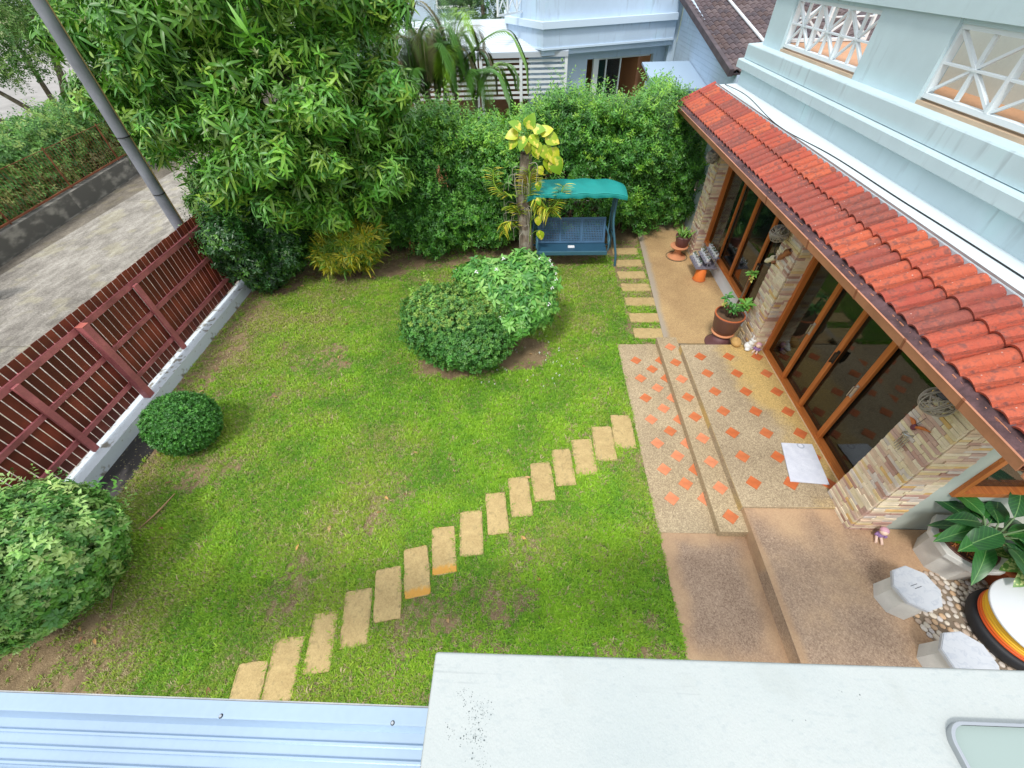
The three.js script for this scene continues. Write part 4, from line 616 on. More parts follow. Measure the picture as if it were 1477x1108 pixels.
// ---------------------------------------------------------------- the neighbour's house
{
  const nb = thing('neighbour_house', 'pale blue two storey house with angled corner beyond the hedge', 'house', [2, 0, -18]);
  const nm = (name, geo, mat, parent = nb) => { const m = mesh(name, geo, mat, parent); if (parent === nb) m.position.set(-2, 0, 18); return m; };
  const P0 = [0.36, -15.78], P1 = [4.55, -17.25], P2 = [-0.75, -17.7], P3 = [-0.9, -20];
  const off = (d) => [[P3[0] - d, P3[1]], [P2[0] - d, P2[1] + d * 0.3], [P0[0] - d * 0.3, P0[1] + d], [P1[0] + 0.01, P1[1] + d], [P1[0] + 0.01, P3[1]]];
  const lvl = (name, d, y0, y1, mat) => nm(name, prism(off(d), y0, y1), mat);
  lvl('lower_band', 0.0, 3.0, 3.05, M.nTrim); lvl('band_wall', -0.03, 3.05, 3.49, M.nWall); lvl('ledge', 0.07, 3.49, 3.65, M.nTrim); lvl('upper_wall', -0.12, 3.65, 6.5, M.nWall);
  lvl('soffit_band', -0.1, 2.86, 3.0, M.nWall);
  // ground floor set back, with a wide opening
  const A = [0.55, -16.35], B = [4.7, -17.8], ux = (B[0] - A[0]), uz = (B[1] - A[1]), len = Math.hypot(ux, uz), ang = Math.atan2(-uz, ux);
  const low = new THREE.Group(); low.name = 'ground_floor'; low.position.set(A[0] - 2, 0, A[1] + 18); low.rotation.y = ang; nb.add(low);
  const wx0 = 1.35, wx1 = 3.75, wt = 2.62;
  mesh('wall', merge([box(-0.6, wx0, 0, 2.86, -0.15, 0), box(wx1, len + 0.2, 0, 2.86, -0.15, 0), box(wx0, wx1, wt, 2.86, -0.15, 0)]), M.nWall, low);
  mesh('door_frame', merge([box(1.6, 1.78, 0, wt, -0.12, -0.02), box(2.1, 2.14, 0, wt, -0.2, -0.14), box(2.62, 2.66, 0, wt, -0.2, -0.14), box(1.78, 3.7, wt - 0.06, wt - 0.001, -0.21, -0.13)]), M.white, low);
  mesh('curtain', box(1.8, 2.2, 0, 2.5, -0.4, -0.36), flat(0x6f9a90, 0.9), low);
  mesh('pane', box(1.78, 2.62, 0, wt - 0.06, -0.18, -0.175), M.glass, low);
  mesh('inner_wall', box(-0.6, len + 1.5, 0, 2.86, -2.6, -2.5), mottled([176, 126, 92], 0.15, 2, 0.8, 2, 128), low);
  mesh('inner_wall', box(3.3, 3.4, 0, 2.86, -2.5, -0.16), mottled([178, 122, 88], 0.15, 2, 0.8, 2, 128), low);
  // balcony fretwork on the corner
  const fw = new THREE.Group(); fw.name = 'fretwork_panel'; nb.add(fw); fw.position.set(-2.55, 3.72, 1.6 - 0.25); fw.rotation.y = 0.98;
  for (const y of [0.05, 0.7]) mesh('rail', box(-0.75, 0.75, y, y + 0.05, -0.03, 0.03), M.white, fw);
  for (let i = 0; i < 4; i++) { const a = -0.72 + i * 0.48; mesh('upright', box(a - 0.02, a + 0.02, 0.1, 0.7, -0.028, 0.028), M.white, fw); if (i < 3) { mesh('bar', bar(V(a, 0.1, 0), V(a + 0.48, 0.7, 0), 0.03), M.white, fw); mesh('bar', bar(V(a, 0.7, 0.002), V(a + 0.48, 0.1, 0.002), 0.031), M.white, fw); } }
  // side wing with clapboards and a brown tiled roof falling towards the hedge
  const sx = 4.7, za = -17.3, zb = -11.75, ya = 3.98, yb = 2.98;
  const tri = (x) => { const s = new THREE.Shape([new THREE.Vector2(-za, 0), new THREE.Vector2(-zb, 0), new THREE.Vector2(-zb, yb), new THREE.Vector2(-za, ya + 0.1)]); const g = new THREE.ExtrudeGeometry(s, { depth: 0.12, bevelEnabled: false }); g.applyMatrix4(new THREE.Matrix4().makeBasis(V(0, 0, -1), V(0, 1, 0), V(1, 0, 0))); g.translate(x, 0, 0); return boxUV(g); };
  const wing = nm('wing_wall', tri(sx), M.nWall);
  for (let i = 0; i < 22; i++) { const y = 1.6 + i * 0.11, zEnd = y > yb ? za + (zb - za) * (1 - (y - yb) / (ya - yb)) : zb; if (zEnd - za < 0.3) continue; const m = mesh('clapboard', box(sx - 0.008, sx - 0.001, y, y + 0.107, za + 0.02, zEnd - 0.05), M.nWall, wing); m.rotation.z = 0.0; }
  const roofG = new THREE.Group(); roofG.name = 'roof'; nb.add(roofG); roofG.position.set(sx - 2 - 0.12, yb + 0.05, zb + 18);
  const slope = Math.atan2(ya - yb, zb - za), L = 9, dk = mottled([84, 74, 78], 0.25, 5, 0.85, 1, 128);
  mesh('roof_board', box(0, 7, -0.06, -0.02, -L, 0).rotateX(slope), dk, roofG);
  const nz = 12, s = new THREE.Shape(), wv = 0.33; s.moveTo(0, 0); for (let j = 0; j <= nz; j++) s.lineTo(j / nz * wv, 0.05 * Math.abs(Math.sin(j / nz * Math.PI * 2))); for (let j = nz; j >= 0; j--) s.lineTo(j / nz * wv, 0.05 * Math.abs(Math.sin(j / nz * Math.PI * 2)) - 0.02);
  const tg = boxUV(new THREE.ExtrudeGeometry(s, { depth: 0.36, bevelEnabled: false })); const tms = [[96, 82, 84], [82, 72, 76], [106, 92, 92], [90, 74, 72]].map((c) => mottled(c, 0.3, 7, 0.85, 0.7, 64));
  for (let r = 0; r < 16; r++) for (let c = 0; c < 13; c++) { const m = mesh('roof_tile', tg, tms[ri(4)], roofG), a = -r * 0.32; m.rotation.x = slope - 0.05; m.position.set(c * wv, -Math.sin(slope) * (a - 0.36) * 1 + 0.0, Math.cos(slope) * (a - 0.36)); }
  mesh('verge', bar(V(-0.05, 0.0, 0.05), V(-0.05, Math.sin(slope) * L, -Math.cos(slope) * L), 0.1, 0.14), dk, roofG);
  mesh('white_pipe', new THREE.CylinderGeometry(0.035, 0.035, L, 8).rotateX(Math.PI / 2).translate(0, 0, -L / 2).rotateX(slope).translate(1.1, 0.1, 0), M.white, roofG);
  nm('corner_wall', box(4.5, 4.72, 0, 3.9, -18.4, -17.42), M.nWall);
  // lean-to below the wing
  nm('lean_to_roof', box(3.3, 4.68, -0.03, 0.03, -2.2, 0).rotateX(0.12).translate(0, 2.42, -13.3), flat(0x9fb4c8, 0.6));
  nm('lean_to_wall', box(3.35, 4.65, 0, 2.35, -14.9, -13.6), M.nWall);
  // carport with slatted screens
  const cp = thing('carport', 'white metal roofed carport with horizontal slat screens', 'carport', [-1.6, 0, -16.2]); 
  const cm = mottled([206, 216, 226], 0.05, 2, 0.5, 2, 128);
  const rf2 = mesh('roof_sheet', box(-3.2, 2.75, -0.02, 0.02, -2.6, 0.2).rotateX(0.2).translate(0, 2.98, 0), cm, cp);
  for (let i = 0; i < 18; i++) mesh('rib', box(-3.2, 2.75, 0.02, 0.035, -0.012 - i * 0.14, 0.012 - i * 0.14).rotateX(0.2).translate(0, 2.98, 0), M.white, cp);
  mesh('beam', box(-3.2, 2.75, 2.82, 2.94, 0.1, 0.2), flat(0xb9c0c8, 0.6), cp);
  for (const x of [-2.2, -0.1, 0.05, 1.3, 2.7]) mesh('post', box(x - 0.045, x + 0.045, 0, 2.82, 0.08, 0.17), M.white, cp);
  for (const [a, b] of [[-2.15, -0.15], [0.1, 2.65]]) for (let i = 0; i < 8; i++) mesh('slat', box(a, b, 1.75 + i * 0.135, 1.815 + i * 0.135, 0.11, 0.135), M.white, cp);
  mesh('inner_wall', box(-3.2, 2.75, 0, 2.7, -2.3, -2.2), mottled([164, 120, 96], 0.25, 2, 0.9, 2, 128), cp);
}

{ // more houses and trees behind the palms
  const fh = thing('far_house', 'plain pale blue house wall glimpsed behind the palms', 'house', [-5, 0, -27]); mesh('wall', box(-5, 4.4, -0.05, 6, -2, 0), M.nWall, fh); mesh('roof', box(-5.3, 4.7, 6, 6.15, -2.3, 0.3), flat(0x6c5a58, 0.9), fh); mesh('window', box(0.5, 2.2, 3.4, 4.6, 0.001, 0.03), flat(0x39434a, 0.3), fh); mesh('window_frame', merge([box(0.42, 0.5, 3.3, 4.7, 0, 0.06), box(2.2, 2.28, 3.3, 4.7, 0, 0.06), box(0.5, 2.2, 4.6, 4.7, 0, 0.06), box(0.5, 2.2, 3.3, 3.4, 0, 0.06)]), M.white, fh);
  streetTree([-1.9, 0, -20.8], 'small dark tree between carport and far house', [[V(0, -0.05, 0), V(0, 1.5, 0), V(0.1, 3, 0), V(0.1, 4, 0)]], [[0, 3.6, 0, 1.2, 1.2, 1], [-0.6, 4.5, 0, 1, 0.9, 1]], 900, [[0.06, 0.17, 0.035], [0.1, 0.2, 0.05]]);
}
// ---------------------------------------------------------------- swing seat
{
  const s = thing('swing_seat', 'blue metal garden swing seat with teal fabric canopy', 'swing', [0.95, 0, -9.0]);
  const mid = (x) => x - 0.95, zz = (z) => z + 9.0;
  for (const sd of [-1, 1]) {
    const X = sd * 1.0;
    mesh('front_leg', tube([V(X, 0, 0.4), V(X * 0.985, 0.25, 0.38), V(X * 0.93, 0.55, 0.3), V(X * 0.86, 0.95, 0.2), V(X * 0.87, 1.25, 0.14), V(X * 0.92, 1.6, 0.06)], 0.026, 30, 9), M.swing, s);
    mesh('rear_leg', tube([V(X, 0, -0.45), V(X * 0.96, 0.4, -0.36), V(X * 0.88, 0.9, -0.2), V(X * 0.9, 1.58, -0.05)], 0.024, 24, 8), M.swing, s);
    mesh('brace', bar(V(X * 0.94, 0.5, 0.31), V(X * 0.95, 0.5, -0.34), 0.022), M.swing, s);
    mesh('hanger', tube([V(sd * 0.82, 1.45, 0.05), V(sd * 0.82, 0.95, -0.05), V(sd * 0.8, 0.62, 0.12), V(sd * 0.8, 0.44, 0.4)], 0.013, 16, 6), M.swing, s);
    mesh('armrest', tube([V(sd * 0.77, 0.44, 0.5), V(sd * 0.78, 0.66, 0.46), V(sd * 0.78, 0.7, 0.15), V(sd * 0.76, 0.74, -0.02)], 0.018, 16, 7), M.swing, s);
  }
  mesh('top_bar', bar(V(-0.95, 1.58, 0), V(0.95, 1.58, 0), 0.04), M.swing, s); mesh('foot_bar', bar(V(-0.98, 0.1, -0.43), V(0.98, 0.1, -0.43), 0.03), M.swing, s);
  // bench
  mesh('seat_front', rbox(-0.8, 0.76, 0.34, 0.43, 0.49, 0.53, 0.01), M.swing, s);
  mesh('seat', rbox(-0.79, 0.75, 0.395, 0.425, 0.1, 0.49, 0.008), mottled([44, 84, 108], 0.12, 6, 0.5, 1, 64), s);
  const back = new THREE.Group(); back.name = 'backrest'; back.position.set(-0.02, 0.43, 0.12); back.rotation.x = -0.35; s.add(back);
  mesh('back_frame', merge([box(-0.76, 0.76, 0, 0.05, -0.02, 0.02), box(-0.76, 0.76, 0.49, 0.54, -0.02, 0.02), box(-0.76, -0.71, 0.05, 0.49, -0.02, 0.02), box(0.71, 0.76, 0.05, 0.49, -0.02, 0.02), box(-0.265, -0.215, 0.05, 0.49, -0.018, 0.018), box(0.215, 0.265, 0.05, 0.49, -0.018, 0.018)]), M.swingSlat, back);
  for (const [a, b] of [[-0.71, -0.265], [-0.215, 0.215], [0.265, 0.71]]) { const g = []; for (let x = a + 0.022; x < b; x += 0.036) g.push(box(x - 0.009, x + 0.009, 0.05, 0.49, -0.004, 0.004)); for (let y = 0.075; y < 0.48; y += 0.036) g.push(box(a, b, y - 0.009, y + 0.009, 0.0042, 0.009)); const m = mesh('lattice_panel', merge(g), M.swingSlat, back); m.userData.kind = 'stuff'; }
  // canopy cloth
  const nx = 40, nz = 14, P = [], I = [];
  for (let i = 0; i <= nx; i++) for (let j = 0; j <= nz; j++) {
    const u = i / nx * 2 - 1, v = j / nz; let y, z;
    const body = 1.655 + 0.05 * (1 - u * u * u * u) + 0.004 * Math.sin(u * 9);
    if (v < 0.2) { const k = v / 0.2; z = 0.46; y = body - 0.035 - (1 - k) * (0.07 + 0.008 * Math.sin(u * 16 + 1)) - (1 - u * u) * 0.04; z += (1 - k) * 0.012 * Math.sin(u * 23); } else { const k = (v - 0.2) / 0.8; z = 0.46 - k * 0.74; y = body - 0.035 + 0.07 * Math.sin(k * Math.PI) - (1 - u * u) * 0.03 * (1 - k) + 0.008 * Math.sin(u * 14 + k * 5); }
    const x = u * 1.02; P.push(x, y - 0.06 * Math.pow(Math.abs(u), 6), z);
  }
  for (let i = 0; i < nx; i++) for (let j = 0; j < nz; j++) { const a = i * (nz + 1) + j, b = a + nz + 1; I.push(a, b, a + 1, b, b + 1, a + 1); }
  const g = new THREE.BufferGeometry(); g.setAttribute('position', new THREE.Float32BufferAttribute(P, 3)); g.setIndex(I); g.computeVertexNormals(); boxUV(g); M.teal.side = THREE.DoubleSide;
  const can = mesh('canopy', g, M.teal, s);
  mesh('piping', tube(Array.from({ length: 21 }, (_, i) => { const u = i / 10 - 1, k = (i * 2) * (nz + 1) + 3; return V(P[k * 3], P[k * 3 + 1] + 0.004, P[k * 3 + 2] + 0.004); }), 0.006, 60, 5), mottled([40, 176, 168], 0.05, 3, 0.6, 1, 64), can);
  for (const sd of [-1, 1]) mesh('canopy_arm', bar(V(sd * 0.94, 1.57, 0.42), V(sd * 0.94, 1.57, -0.26), 0.025), M.swing, s);
  tag(mesh('paper_packet', rbox(-0.075, 0.075, 0, 0.03, -0.045, 0.045, 0.012, 2).translate(0, 0, 0), flat(0xe6e8ec, 0.6)), 'small white crumpled packet lying on the swing seat', 'packet').position.set(0.93, 0.425, -8.68);
}
// ---------------------------------------------------------------- orchid trunk
{
  const bx = -0.1, bz = -8.75;
  const t = thing('dead_trunk', 'bare grey tree trunk carrying orchids beside the swing', 'trunk', [bx, 0, bz]);
  mesh('trunk', taper([V(0, -0.05, 0), V(0.02, 0.6, 0), V(-0.03, 1.3, 0), V(0.0, 1.9, 0), V(0.03, 2.35, 0.02)], [0.185, 0.155, 0.145, 0.135, 0.115], 16, 30), M.bark, t);
  mesh('stub', taper([V(0.0, 1.75, 0), V(0.12, 1.95, 0.02), V(0.2, 2.1, 0)], [0.06, 0.05, 0.04], 8, 6), M.bark, t);
  const roots = []; for (let i = 0; i < 34; i++) { const y = rr(0.7, 2.2), a = rr(-1.6, 1.9), x = Math.sin(a) * 0.15, z = Math.cos(a) * 0.15, o = rr(0.08, 0.3); roots.push(tube([V(x, y, z), V(x + Math.sin(a) * o, y + rr(-0.05, 0.1), z + Math.cos(a) * o * 0.6), V(x + Math.sin(a) * o * rr(0.7, 1.3), y - rr(0.1, 0.4), z + Math.cos(a) * o * 0.5)], rr(0.004, 0.007), 10, 5)); }
  const rm = mesh('aerial_roots', merge(roots), flat(0xa8a294, 0.9), t); rm.userData.kind = 'stuff';
  const om = [std({ color: lin(0.5, 0.56, 0.04), roughness: 0.5, side: 2 }), std({ color: lin(0.26, 0.42, 0.04), roughness: 0.5, side: 2 }), std({ color: lin(0.68, 0.6, 0.06), roughness: 0.5, side: 2 })];
  function orchid(label, pts, n, L, group) {
    const o = thing('orchid', label, 'orchid', [bx, 0, bz], group), c = new THREE.CatmullRomCurve3(pts);
    mesh('stem', tube(pts, 0.012, 16, 6), om[1], o);
    for (let i = 0; i < n * 2; i++) { const tt = 0.1 + 0.899 * i / (n * 2 - 1), p = c.getPointAt(tt), tan = c.getTangentAt(tt), g = leaf(L * rr(1.0, 1.5), 0.036, 0.5, 0.25, 4, 0.3); const side = V(i % 2 ? 1 : -1, 0.25, rr(0.1, 0.6)).addScaledVector(tan, 0.9).normalize(), xx = new THREE.Vector3().crossVectors(Y, side).normalize(), yy = new THREE.Vector3().crossVectors(side, xx); g.applyMatrix4(new THREE.Matrix4().makeBasis(xx, yy, side).setPosition(p)); mesh('leaf', g, om[ri(3)], o); }
  }
  const at = (u, v, dz = 0.15) => hz(u, v, bz + dz).sub(V(bx, 0, bz));
  orchid('orchid arching up on the side of the trunk away from swing', [V(-0.14, 1.55, 0.05), at(722, 277), at(713, 265), at(711, 245)], 20, 0.17);
  orchid('orchid with narrow drooping leaves high on the front of trunk', [V(0.0, 1.5, 0.14), at(762, 285), at(763, 265), at(765, 248)], 22, 0.24);
  orchid('long orchid spray reaching up in front of swing canopy', [V(0.12, 1.1, 0.1), at(780, 300), at(796, 300), at(806, 288), at(813, 268)], 30, 0.17);
  orchid('bushy orchid tuft hanging between trunk and swing canopy', [V(0.1, 1.35, 0.1), at(772, 285), at(780, 295), at(795, 305)], 24, 0.2);
  orchid('short spiky orchid halfway up the trunk', [V(-0.1, 1.15, 0.1), at(748, 305), at(742, 300), at(735, 298)], 18, 0.18);
  orchid('lowest yellowish orchid hanging from the trunk', [V(-0.12, 0.85, 0.08), at(735, 320), at(726, 325), at(727, 337)], 14, 0.16);
  const v = thing('pothos_vine', 'pothos vine with big yellow green leaves on top of trunk', 'vine', [bx, 0, bz]);
  mesh('stem', tube([V(0.1, 0.6, 0.12), V(0.13, 1.3, 0.1), V(0.08, 2.0, 0.13), V(0.1, 2.5, 0.05)], 0.013, 20, 6), om[1], v);
  const pm = [0, 1, 2].map((i) => std({ roughness: 0.4, side: 2, map: tex(64, 64, (u, w) => { const n = fbm(u * 5, w * 5, 4, 260 + i * 5); return mix3([[150, 176, 34], [186, 196, 44], [120, 164, 36]][i], [226, 210, 92], sm(0.5, 0.72, n)); }) }));
  const big = (u, vv, L0, dir, dz = 0.15) => { const L = L0, g = leaf(L, L * 0.85, 0.25, 0.1, 6, 0.28), p = at(u, vv, dz), z2 = dir.clone().normalize(), nn = V(rr(-0.4, 0.4), 0.75, 0.65 + rr(-0.3, 0.3)), xx = new THREE.Vector3().crossVectors(nn, z2).normalize(), yy = new THREE.Vector3().crossVectors(z2, xx); const pp = g.attributes.position, uv = new Float32Array(pp.count * 2); for (let i = 0; i < pp.count; i++) { uv[2 * i] = pp.getX(i) / L + 0.5; uv[2 * i + 1] = pp.getZ(i) / L; } g.setAttribute('uv', new THREE.BufferAttribute(uv, 2)); g.applyMatrix4(new THREE.Matrix4().makeBasis(xx, yy, z2).setPosition(p)); mesh('stalk', tube([V(0.08, p.y - 0.25 > 0.6 ? p.y - 0.2 : 0.6, 0.12), p.clone().lerp(V(0.08, p.y - 0.1, 0.12), 0.5), p], 0.006, 8, 5), om[1], v); mesh('leaf', g, pm[ri(3)], v); };
  for (const [u, q, L, x, y, z] of [[748, 192, 0.26, -1, -0.1, 0.3], [752, 188, 0.28, -0.5, 0.5, 0.2], [760, 186, 0.28, 0.3, 0.6, 0.1], [757, 196, 0.26, -0.4, -0.7, 0.5], [765, 194, 0.26, 0.5, -0.5, 0.5], [768, 188, 0.24, 1, 0.2, 0.2], [745, 200, 0.22, -0.8, -0.8, 0.3], [778, 192, 0.26, 0.8, 0.3, 0.1], [786, 196, 0.3, 0.9, -0.3, 0.2], [772, 204, 0.26, 0.3, -0.9, 0.4], [782, 210, 0.3, 0.6, -0.8, 0.3], [792, 214, 0.34, 0.7, -0.9, 0.2], [788, 224, 0.34, 0.5, -1, 0.3], [797, 226, 0.36, 0.6, -1.1, 0.3], [770, 214, 0.2, 0.5, -0.8, 0.4], [776, 240, 0.18, 0.6, -0.8, 0.3], [775, 262, 0.18, 0.3, -1, 0.4], [776, 312, 0.2, 0.1, -1, 0.3], [779, 332, 0.22, 0.1, -1, 0.3], [772, 362, 0.15, 0.6, -0.6, 0.4], [774, 285, 0.17, 0.5, -0.7, 0.4], [762, 205, 0.2, -0.1, -1, 0.5]]) big(u, q, L, V(x, y, z), rr(0.14, 0.24));
}

// ---------------------------------------------------------------- pots, figures and furniture on the terrace
{
  // dark pot on a clay spool
  const st = thing('clay_stand', 'terracotta spool shaped stand under the dark potted plant', 'stand', [3.42, 0.03, -8.95]);
  mesh('spool', lathe([[0, 0], [0.2, 0], [0.2, 0.015], [0.1, 0.05], [0.075, 0.14], [0.085, 0.22], [0.19, 0.25], [0.195, 0.275], [0, 0.275]]), M.clayLight, st);
  mesh('wire_ring', new THREE.TorusGeometry(0.235, 0.006, 5, 40).rotateX(Math.PI / 2).translate(0, 0.006, 0), M.black, st);
  const p = thing('potted_plant', 'dark plastic pot of upright green shoots on clay stand', 'potted plant', [3.46, 0.306, -8.95]);
  mesh('pot', lathe([[0, 0], [0.125, 0], [0.165, 0.2], [0.175, 0.21], [0.175, 0.235], [0.155, 0.235], [0.15, 0.2], [0, 0.195]]), M.purplePot, p); 
  mesh('soil', new THREE.CylinderGeometry(0.148, 0.148, 0.01, 20).translate(0, 0.205, 0), M.soil, p);
  const gm = [std({ color: lin(0.16, 0.34, 0.04), roughness: 0.5, side: 2 }), std({ color: lin(0.1, 0.24, 0.03), roughness: 0.5, side: 2 })];
  for (let i = 0; i < 34; i++) { const g = leaf(rr(0.14, 0.3), 0.032, 0.4, 0.2, 4); g.rotateX(-rr(35, 80) * Math.PI / 180); g.rotateY(rnd() * 6.28); g.translate(rr(-0.09, 0.09), 0.2, rr(-0.09, 0.09)); mesh('leaf', g, gm[ri(2)], p); }
}
{
  // rack of little white pots standing on an orange pot
  const o = thing('orange_pot', 'upturned orange clay pot carrying the rack of seedlings', 'pot', [3.66, 0.03, -7.97]);
  mesh('body', lathe([[0, 0], [0.13, 0], [0.13, 0.03], [0.12, 0.035], [0.095, 0.3], [0, 0.3]]), mottled([222, 120, 52], 0.1, 6, 0.6, 1, 64), o); mesh('rim', new THREE.TorusGeometry(0.128, 0.01, 6, 28).rotateX(Math.PI / 2).translate(0, 0.012, 0), M.terracotta, o);
  const r = thing('plant_rack', 'three tier grey rack beside the window holding tiny white pots', 'rack', [3.68, 0.33, -8.12]);
  const gy = mottled([120, 116, 128], 0.15, 6, 0.7, 1, 64);
  mesh('base_tray', rbox(-0.2, 0.24, 0, 0.03, -0.26, 0.26, 0.006), gy, r);
  for (let k = 0; k < 3; k++) { mesh('shelf', rbox(-0.19 + k * 0.14, -0.06 + k * 0.14, 0.03 + k * 0.1, 0.05 + k * 0.1, -0.25, 0.25, 0.004), gy, r); if (k) for (const z of [-0.235, 0.235]) mesh('leg', box(-0.13 + k * 0.14, -0.11 + k * 0.14, 0.03, 0.03 + k * 0.1, z - 0.01, z + 0.01), gy, r); }
  const potG = lathe([[0, 0], [0.034, 0], [0.043, 0.075], [0.036, 0.075], [0.034, 0.066], [0, 0.066]], 14), sg = [rosette(12, 0.05, 0.018, 10, 75, { segs: 2, rise: 0.03 }), rosette(10, 0.06, 0.014, 20, 80, { segs: 2, rise: 0.03 })];
  const sm2 = [flat(0x55664a, 0.7, { side: 2 }), flat(0x6b5f52, 0.8, { side: 2 }), flat(0x47583c, 0.7, { side: 2 })], pm = [M.white, flat(0xdfe2ea, 0.5), flat(0x4c4490, 0.5)];
  for (let k = 0; k < 3; k++) for (let i = 0; i < 5; i++) { const t = thing('seedling_pot', `tiny white seedling pot on the ${['lowest', 'middle', 'top'][k]} rack shelf, ${ordinal[4 - i]} from the urn`, 'pot', [3.68 - 0.125 + k * 0.14, 0.38 + k * 0.1, -8.12 - 0.2 + i * 0.1], 'seedling pots on the rack'); mesh('pot', potG, pm[k === 0 && (i === 1 || i === 2) ? 1 : ri(2)], t); const s = mesh('seedling', sg[ri(2)], sm2[ri(3)], t); s.position.y = 0.066; s.rotation.y = rnd() * 6; s.scale.setScalar(rr(0.8, 1.2)); }
}
{
  // tall brown urn with desert rose
  const t = thing('planter_urn', 'tall brown clay urn with desert rose beside the middle pillar', 'potted plant', [3.42, 0.03, -5.86]);
  mesh('foot', lathe([[0, 0], [0.235, 0], [0.235, 0.02], [0.16, 0.1], [0.145, 0.24], [0, 0.24]], 36), M.purplePot, t);
  mesh('collar', lathe([[0.14, 0.24], [0.185, 0.245], [0.195, 0.26], [0.185, 0.278], [0.14, 0.28]], 36), M.clayLight, t);
  mesh('bowl', lathe([[0, 0.27], [0.16, 0.275], [0.2, 0.36], [0.235, 0.58], [0.245, 0.6], [0.245, 0.635], [0.22, 0.64], [0.21, 0.6], [0, 0.595]], 36), M.brownPot, t);
  mesh('rim', new THREE.TorusGeometry(0.234, 0.014, 8, 40).rotateX(Math.PI / 2).translate(0, 0.636, 0), M.terracotta, t);
  mesh('soil', new THREE.CylinderGeometry(0.21, 0.21, 0.02, 24).translate(0, 0.605, 0), M.soil, t);
  const heads = [[V(-0.16, 0.95, 0.0), 0.85], [V(0.13, 0.86, 0.1), 1.2], [V(0.05, 0.8, 0.14), 1.0], [V(0.1, 1.36, -0.05), 0.9], [V(-0.06, 0.78, 0.12), 0.9], [V(0.2, 0.82, 0.0), 1.0], [V(-0.13, 0.88, 0.1), 0.7]];
  const lv = [std({ color: lin(0.09, 0.28, 0.06), roughness: 0.35, side: 2 }), std({ color: lin(0.15, 0.36, 0.06), roughness: 0.35, side: 2 })], yl = std({ color: lin(0.5, 0.5, 0.12), roughness: 0.6, side: 2 });
  heads.forEach(([h, s], k) => { mesh('stem', taper([V(h.x * 0.2, 0.58, h.z * 0.2), V(h.x * 0.8, (0.6 + h.y) / 2, h.z * 0.8), h], [0.022, 0.016, 0.011], 7, 10), M.branch, t); const m = mesh('leaf_head', rosette(15, 0.13 * s, 0.055 * s, -15, 55, { peak: 0.65, rise: 0.05 }), lv[k % 2], t); m.position.copy(h); });
  for (const q of [V(0.06, 1.32, 0.05), V(-0.2, 0.86, 0.06)]) { const m = mesh('flower_cluster', rosette(16, 0.045, 0.035, -30, 60, { segs: 2, rise: 0.05 }), yl, t); m.position.copy(q); }
}
{
  const wh = mottled([226, 226, 224], 0.06, 6, 0.6, 0.5, 64), pk = mottled([206, 160, 176], 0.08, 6, 0.6, 0.5, 64), pur = mottled([150, 118, 168], 0.08, 6, 0.6, 0.5, 64), sk = flat(0xe6c8b6, 0.6);
  const sp = (r, x, y, z, sx = 1, sy = 1, sz = 1) => new THREE.SphereGeometry(r, 18, 14).scale(sx, sy, sz).translate(x, y, z);
  const a = thing('rabbit_figurine', 'white stone animal figurine at the foot of middle pillar', 'figurine', gp(1078, 502, 0.252).toArray()); a.rotation.y = 0.5;
  mesh('body', merge([sp(0.065, 0, 0.06, 0, 1.25, 0.9, 1), sp(0.04, -0.06, 0.03, 0.04, 1.2, 0.7, 1), sp(0.04, 0.05, 0.03, 0.05, 1.2, 0.7, 1), sp(0.05, 0.01, 0.125, 0.02, 1, 1.1, 1)]), wh, a); mesh('head', sp(0.048, 0.025, 0.185, 0.03, 1, 0.95, 1.1), wh, a);
  for (const s of [-1, 1]) mesh('ear', sp(0.017, 0.025 + s * 0.022, 0.245, 0.01, 0.9, 2.6, 0.7), wh, a);
  const doll = (label, pos, ry) => { const d = thing('doll', label, 'doll', pos); d.rotation.y = ry; mesh('body', merge([sp(0.038, 0, 0.06, 0, 1.1, 1.2, 0.9), sp(0.018, -0.045, 0.07, 0.02, 0.8, 1.5, 0.8), sp(0.018, 0.045, 0.07, 0.02, 0.8, 1.5, 0.8)]), pur, d); mesh('head', sp(0.042, 0, 0.135, 0.005), sk, d); mesh('hair', sp(0.046, 0, 0.145, -0.006, 1, 0.9, 0.95), pk, d); for (const s of [-1, 1]) mesh('leg', taper([V(s * 0.02, 0.03, 0.01), V(s * 0.026, 0.025, 0.06), V(s * 0.03, 0.016, 0.1)], [0.017, 0.014, 0.014], 8, 6), sk, d); };
  doll('small pink and purple sitting doll beside the sliding door frame', gp(1090, 507, 0.252).toArray(), -0.7);
  doll('small pink doll with striped legs at foot of outer pillar', gp(1265, 774, 0.217).toArray(), -0.4);
  tag(mesh('river_stone', sp(0.1, 0, 0.06, 0, 0.8, 0.75, 1.1), mottled([196, 156, 96], 0.15, 8, 0.8, 0.6, 64)), 'smooth ochre stone between urn and white figurine', 'stone').position.copy(gp(1060, 497, 0.252));
}
// door mat
{
  const g = prism([[3.46, -3.47], [3.86, -3.45], [3.79, -2.83], [3.33, -2.87]], 0.2595, 0.272);
  tag(mesh('door_mat', g, std({ roughness: 0.95, map: tex(256, 256, (u, v) => { const n = fbm(u * 14, v * 14, 4, 300), f = hash2(Math.floor(u * 256), Math.floor(v * 256), 3); let c = mix3([196, 200, 214], [226, 228, 238], n * 0.8 + f * 0.3); const cx = 0.62, d = Math.hypot((u - cx) * 1.0, v - 0.72); if (Math.abs(d - 0.05) < 0.012 || (Math.abs(u - 0.62) < 0.05 && Math.abs(v - 0.6) < 0.008)) c = mix3(c, [140, 148, 166], 0.6 * n + 0.2); return c; }, 0.8, 0.8), bumpMap: noiseBump, bumpScale: 0.004 })), 'pale grey fabric door mat askew before the sliding door', 'door mat');
}
